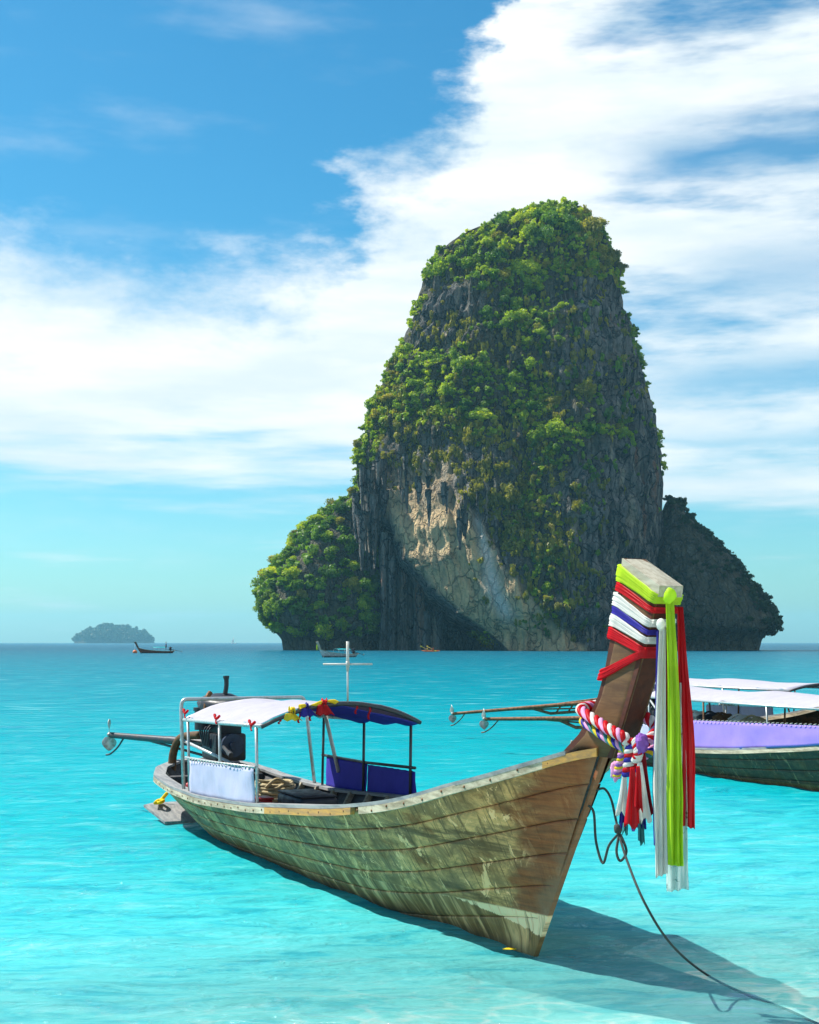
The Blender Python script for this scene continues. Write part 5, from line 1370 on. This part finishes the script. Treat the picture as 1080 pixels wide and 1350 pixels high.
# ---------------------------------------------------------------- boats far out
def far_boat(label, px, py, fwd, scale, hm, roof, pmats, tip_off, ribbon):
    p = on_water(px, py); f_ = Vector((fwd[0], fwd[1], 0)).normalized(); rz = math.atan2(f_.y, f_.x)
    loc = Vector((p.x, p.y, 0)) + f_ * 4.5 * scale
    o = empty('longtail_boat', loc, rz, scale); tag(o, label, 'boat')
    build_hull(o, hm, detail=False); simple_prow(o, 3.1, pmats)
    pp = [(x, y, 1.45, M['pipe']) for y in (-1, 1) for x in (-6.3, -4.8, -3.4)]
    build_canopy(o, -6.5, -3.2, 1.45, 1.70, 0.83, roof, pp, M['pipe'])
    build_engine(o, -7.85, 0.98, Vector((-7.85, 0, .98)) + Vector(tip_off), cover=True)
    m = MB().tube([(1.02, -0.10, 2.35), (1.02, 0.10, 2.35)], [0.30, 0.30], 10); 
    P = np.zeros((6, 4, 3))
    for i in range(6):
        for j in range(4): P[i, j] = (1.45 + 0.03 * math.sin(i + j), -0.12 + 0.08 * j, 2.4 - 1.0 * i / 5)
    MB().slab(P, (0.01, 0, 0)).build('prow_ribbon', M[ribbon], o)
    return o, loc, rz
fa, la, ra = far_boat('brown longtail boat with a teal roof and a person standing at its stern', 208, 861.2, (-0.97, -0.24), 0.80, M['hull_r'], M['tarp_t'], ('prow', 'prow_front', 'prow_end'), (-3.0, 0.3, -0.55), 'white')
fb, lb, rb = far_boat('white longtail boat with a teal roof floating before the rock tower', 449, 866.5, (-0.72, -0.69), 0.80, M['hull_w'], M['tarp_t'], ('prow_end', 'prow_end', 'prow_end'), (-1.6, 1.2, -0.5), 'green')

# people: one continuous skinned body each
def body(name, joints, edges, radii, mat, root):
    me = bpy.data.meshes.new('body'); me.from_pydata(joints, edges, [])
    o = bpy.data.objects.new(name, me); COL.objects.link(o)
    sk = o.modifiers.new('skin', 'SKIN'); sk.use_smooth_shade = True
    for v, r_ in zip(me.skin_vertices[0].data, radii): v.radius = (r_, r_)
    me.skin_vertices[0].data[0].use_root = True
    ss = o.modifiers.new('sub', 'SUBSURF'); ss.levels = 1; ss.render_levels = 1
    dg = bpy.context.evaluated_depsgraph_get(); m2 = bpy.data.meshes.new_from_object(o.evaluated_get(dg))
    bpy.data.objects.remove(o); m2.materials.clear(); m2.materials.append(mat); m2.shade_smooth()
    return link(name, m2, root)
def person(label, loc, rz, sit=False, shirt='navy', trousers='black'):
    o = empty('person', loc, rz); tag(o, label, 'person')
    if not sit:
        J = [(0, 0, .92), (0, 0, 1.15), (0, 0, 1.38), (0, 0, 1.50), (.02, 0, 1.62), (.02, 0, 1.72), (0, -.20, 1.38), (.05, -.27, 1.12), (.15, -.27, .90), (.20, -.27, .82), (0, .20, 1.38), (.05, .27, 1.12), (.15, .27, .90), (.20, .27, .82), (0, -.10, .88), (.02, -.13, .48), (0, -.14, .09), (.12, -.15, .04), (0, .10, .88), (.02, .13, .48), (0, .14, .09), (.12, .15, .04)]
    else:
        J = [(0, 0, .14), (.0, 0, .38), (0, 0, .60), (0, 0, .72), (.02, 0, .84), (.02, 0, .94), (0, -.20, .60), (.12, -.30, .42), (.32, -.30, .42), (.40, -.28, .44), (0, .20, .60), (.12, .30, .50), (.32, .26, .58), (.40, .24, .60), (0.05, -.10, .14), (.42, -.16, .32), (.75, -.14, .10), (.85, -.14, .12), (0.05, .10, .14), (.42, .16, .32), (.75, .14, .10), (.85, .14, .12)]
    E = [(0, 1), (1, 2), (2, 3), (3, 4), (4, 5), (2, 6), (6, 7), (7, 8), (8, 9), (2, 10), (10, 11), (11, 12), (12, 13), (0, 14), (14, 15), (15, 16), (16, 17), (0, 18), (18, 19), (19, 20), (20, 21)]
    Rd = [.13, .12, .13, .06, .085, .07, .065, .05, .04, .04, .065, .05, .04, .04, .085, .065, .045, .04, .085, .065, .045, .04]
    body('body', J, E, Rd, M['skin'], o)
    body('shirt', [J[i] for i in (0, 1, 2, 6, 7, 10, 11)], [(0, 1), (1, 2), (2, 3), (3, 4), (2, 5), (5, 6)], [.15, .145, .15, .085, .068, .085, .068], M[shirt], o)
    body('trousers', [J[i] for i in (0, 14, 15, 18, 19)] , [(0, 1), (1, 2), (0, 3), (3, 4)], [.145, .10, .082, .10, .082], M[trousers], o)
    h = J[5]; MB().ball((h[0] - .015, 0, h[2] + .01), (.095, .09, .085), 12, 8, .1, 2).build('hair', M['hair'], o)
    return o
p = boat_pt(la, ra, (-6.7 * .8, 0.0, 0)); person('person in navy shirt standing at the stern of the brown longtail boat', (p[0], p[1], 0.62), ra, False)
# swimmer's buoy
b = on_water(178, 861); t = empty('mooring_buoy', (b.x, b.y, 0)); tag(t, 'round orange mooring buoy afloat beside the brown longtail boat', 'buoy')
MB().ball((0, 0, 0.22), (0.5, 0.5, 0.46), 16, 10).build('float', M['orange'], t); MB().tube([(0, 0, .66), (0, 0, .92)], 0.08, 8).build('eye', M['steel'], t)
# kayak with two paddlers
k0 = on_water(568, 859.3); kz = 0.0; t = empty('kayak', (k0.x, k0.y, 0), 0.05); tag(t, 'yellow and orange kayak paddled along the foot of the rock tower', 'kayak')
n = 25; P = np.zeros((n, 10, 3))
for i in range(n):
    f = i / (n - 1) * 2 - 1; w_ = 0.40 * (1 - abs(f) ** 2.2) + 0.01
    for k in range(10):
        a = 2 * math.pi * k / 10; P[i, k] = (f * 2.4, w_ * math.cos(a), 0.14 + 0.20 * math.sin(a) * (1 - abs(f) ** 4) + 0.16 * abs(f) ** 3)
MB().grid(P, closed_v=True).build('kayak_hull', M['orange'], t)
for x in (-0.8, 0.6): MB().box((x - .25, 0, 0.42), (0.06, 0.42, 0.34), bev=0.02).build('seat_back', M['black'], t)
def paddle(loc, rz, label):
    o = empty('paddle', loc, rz); tag(o, label, 'paddle', None)
    MB().tube([(0, -.9, -.45), (0, .9, .45)], 0.03, 7).build('shaft', M['yellowp'], o)
    for s_ in (-1, 1):
        MB().box((0, s_ * 1.12, s_ * .56), (0.05, 0.48, 0.26), Matrix.Rotation(R(26.5), 4, 'X'), bev=0.02).build('blade', M['yellowp'], o)
for x, sh, lb_, pl in ((-0.8, 'yellow', 'kayaker in yellow top raising a paddle', 'yellow paddle held high by the kayaker in yellow'), (0.6, 'red', 'kayaker in red top seated behind the yellow one', 'yellow paddle held low by the kayaker in red')):
    q = (k0.x + x, k0.y, 0.20); person(lb_, q, math.pi + 0.05, True, sh, 'black'); paddle((k0.x + x - .42, k0.y, 0.75), 0.05 + R(90 if x < 0 else 60), pl)
# sail on the horizon
s0 = at_px(308, 847.9, 2600.0); t = empty('sailing_boat', (s0.x, s0.y, 0), 0.3); tag(t, 'tiny white sailing boat far off on the horizon', 'sailing boat')
P = np.zeros((9, 8, 3))
for i in range(9):
    f = i / 8 * 2 - 1
    for k in range(8):
        a = 2 * math.pi * k / 8; P[i, k] = (f * 5, (1.5 * (1 - abs(f) ** 2) + .05) * math.cos(a), 0.5 + 0.8 * math.sin(a))
MB().grid(P, closed_v=True).build('hull', M['whitep'], t); MB().tube([(0, 0, 1), (0, 0, 13)], 0.12, 6).build('mast', M['whitep'], t)
MB().slab(np.array([[(0.3, 0, 2), (0.3, 0.0, 12.5)], [(-2.2, .35, 2), (-0.5, .2, 10)], [(-4.2, 0.2, 2), (-.6, .1, 10)]]), (0, .05, 0)).build('sail', M['white'], t)

# ================================================================== THE AIR BETWEEN HERE AND THE FAR ISLAND
def haze_box():
    m, t = new_mat('haze_air')
    v = t.n('ShaderNodeVolumePrincipled', {'Color': (0.30, 0.76, 1.0, 1), 'Density': 0.00013, 'Anisotropy': 0.2})
    t.link(v.outputs[0], t.out.inputs[1])
    b = MB().box((0, 0, 72.0), (15000, 15000, 163.0)); o = b.build('haze', m, None, False)
    return tag(o, 'pale sea haze filling the air above the water', 'haze', kind='stuff')
haze_box()
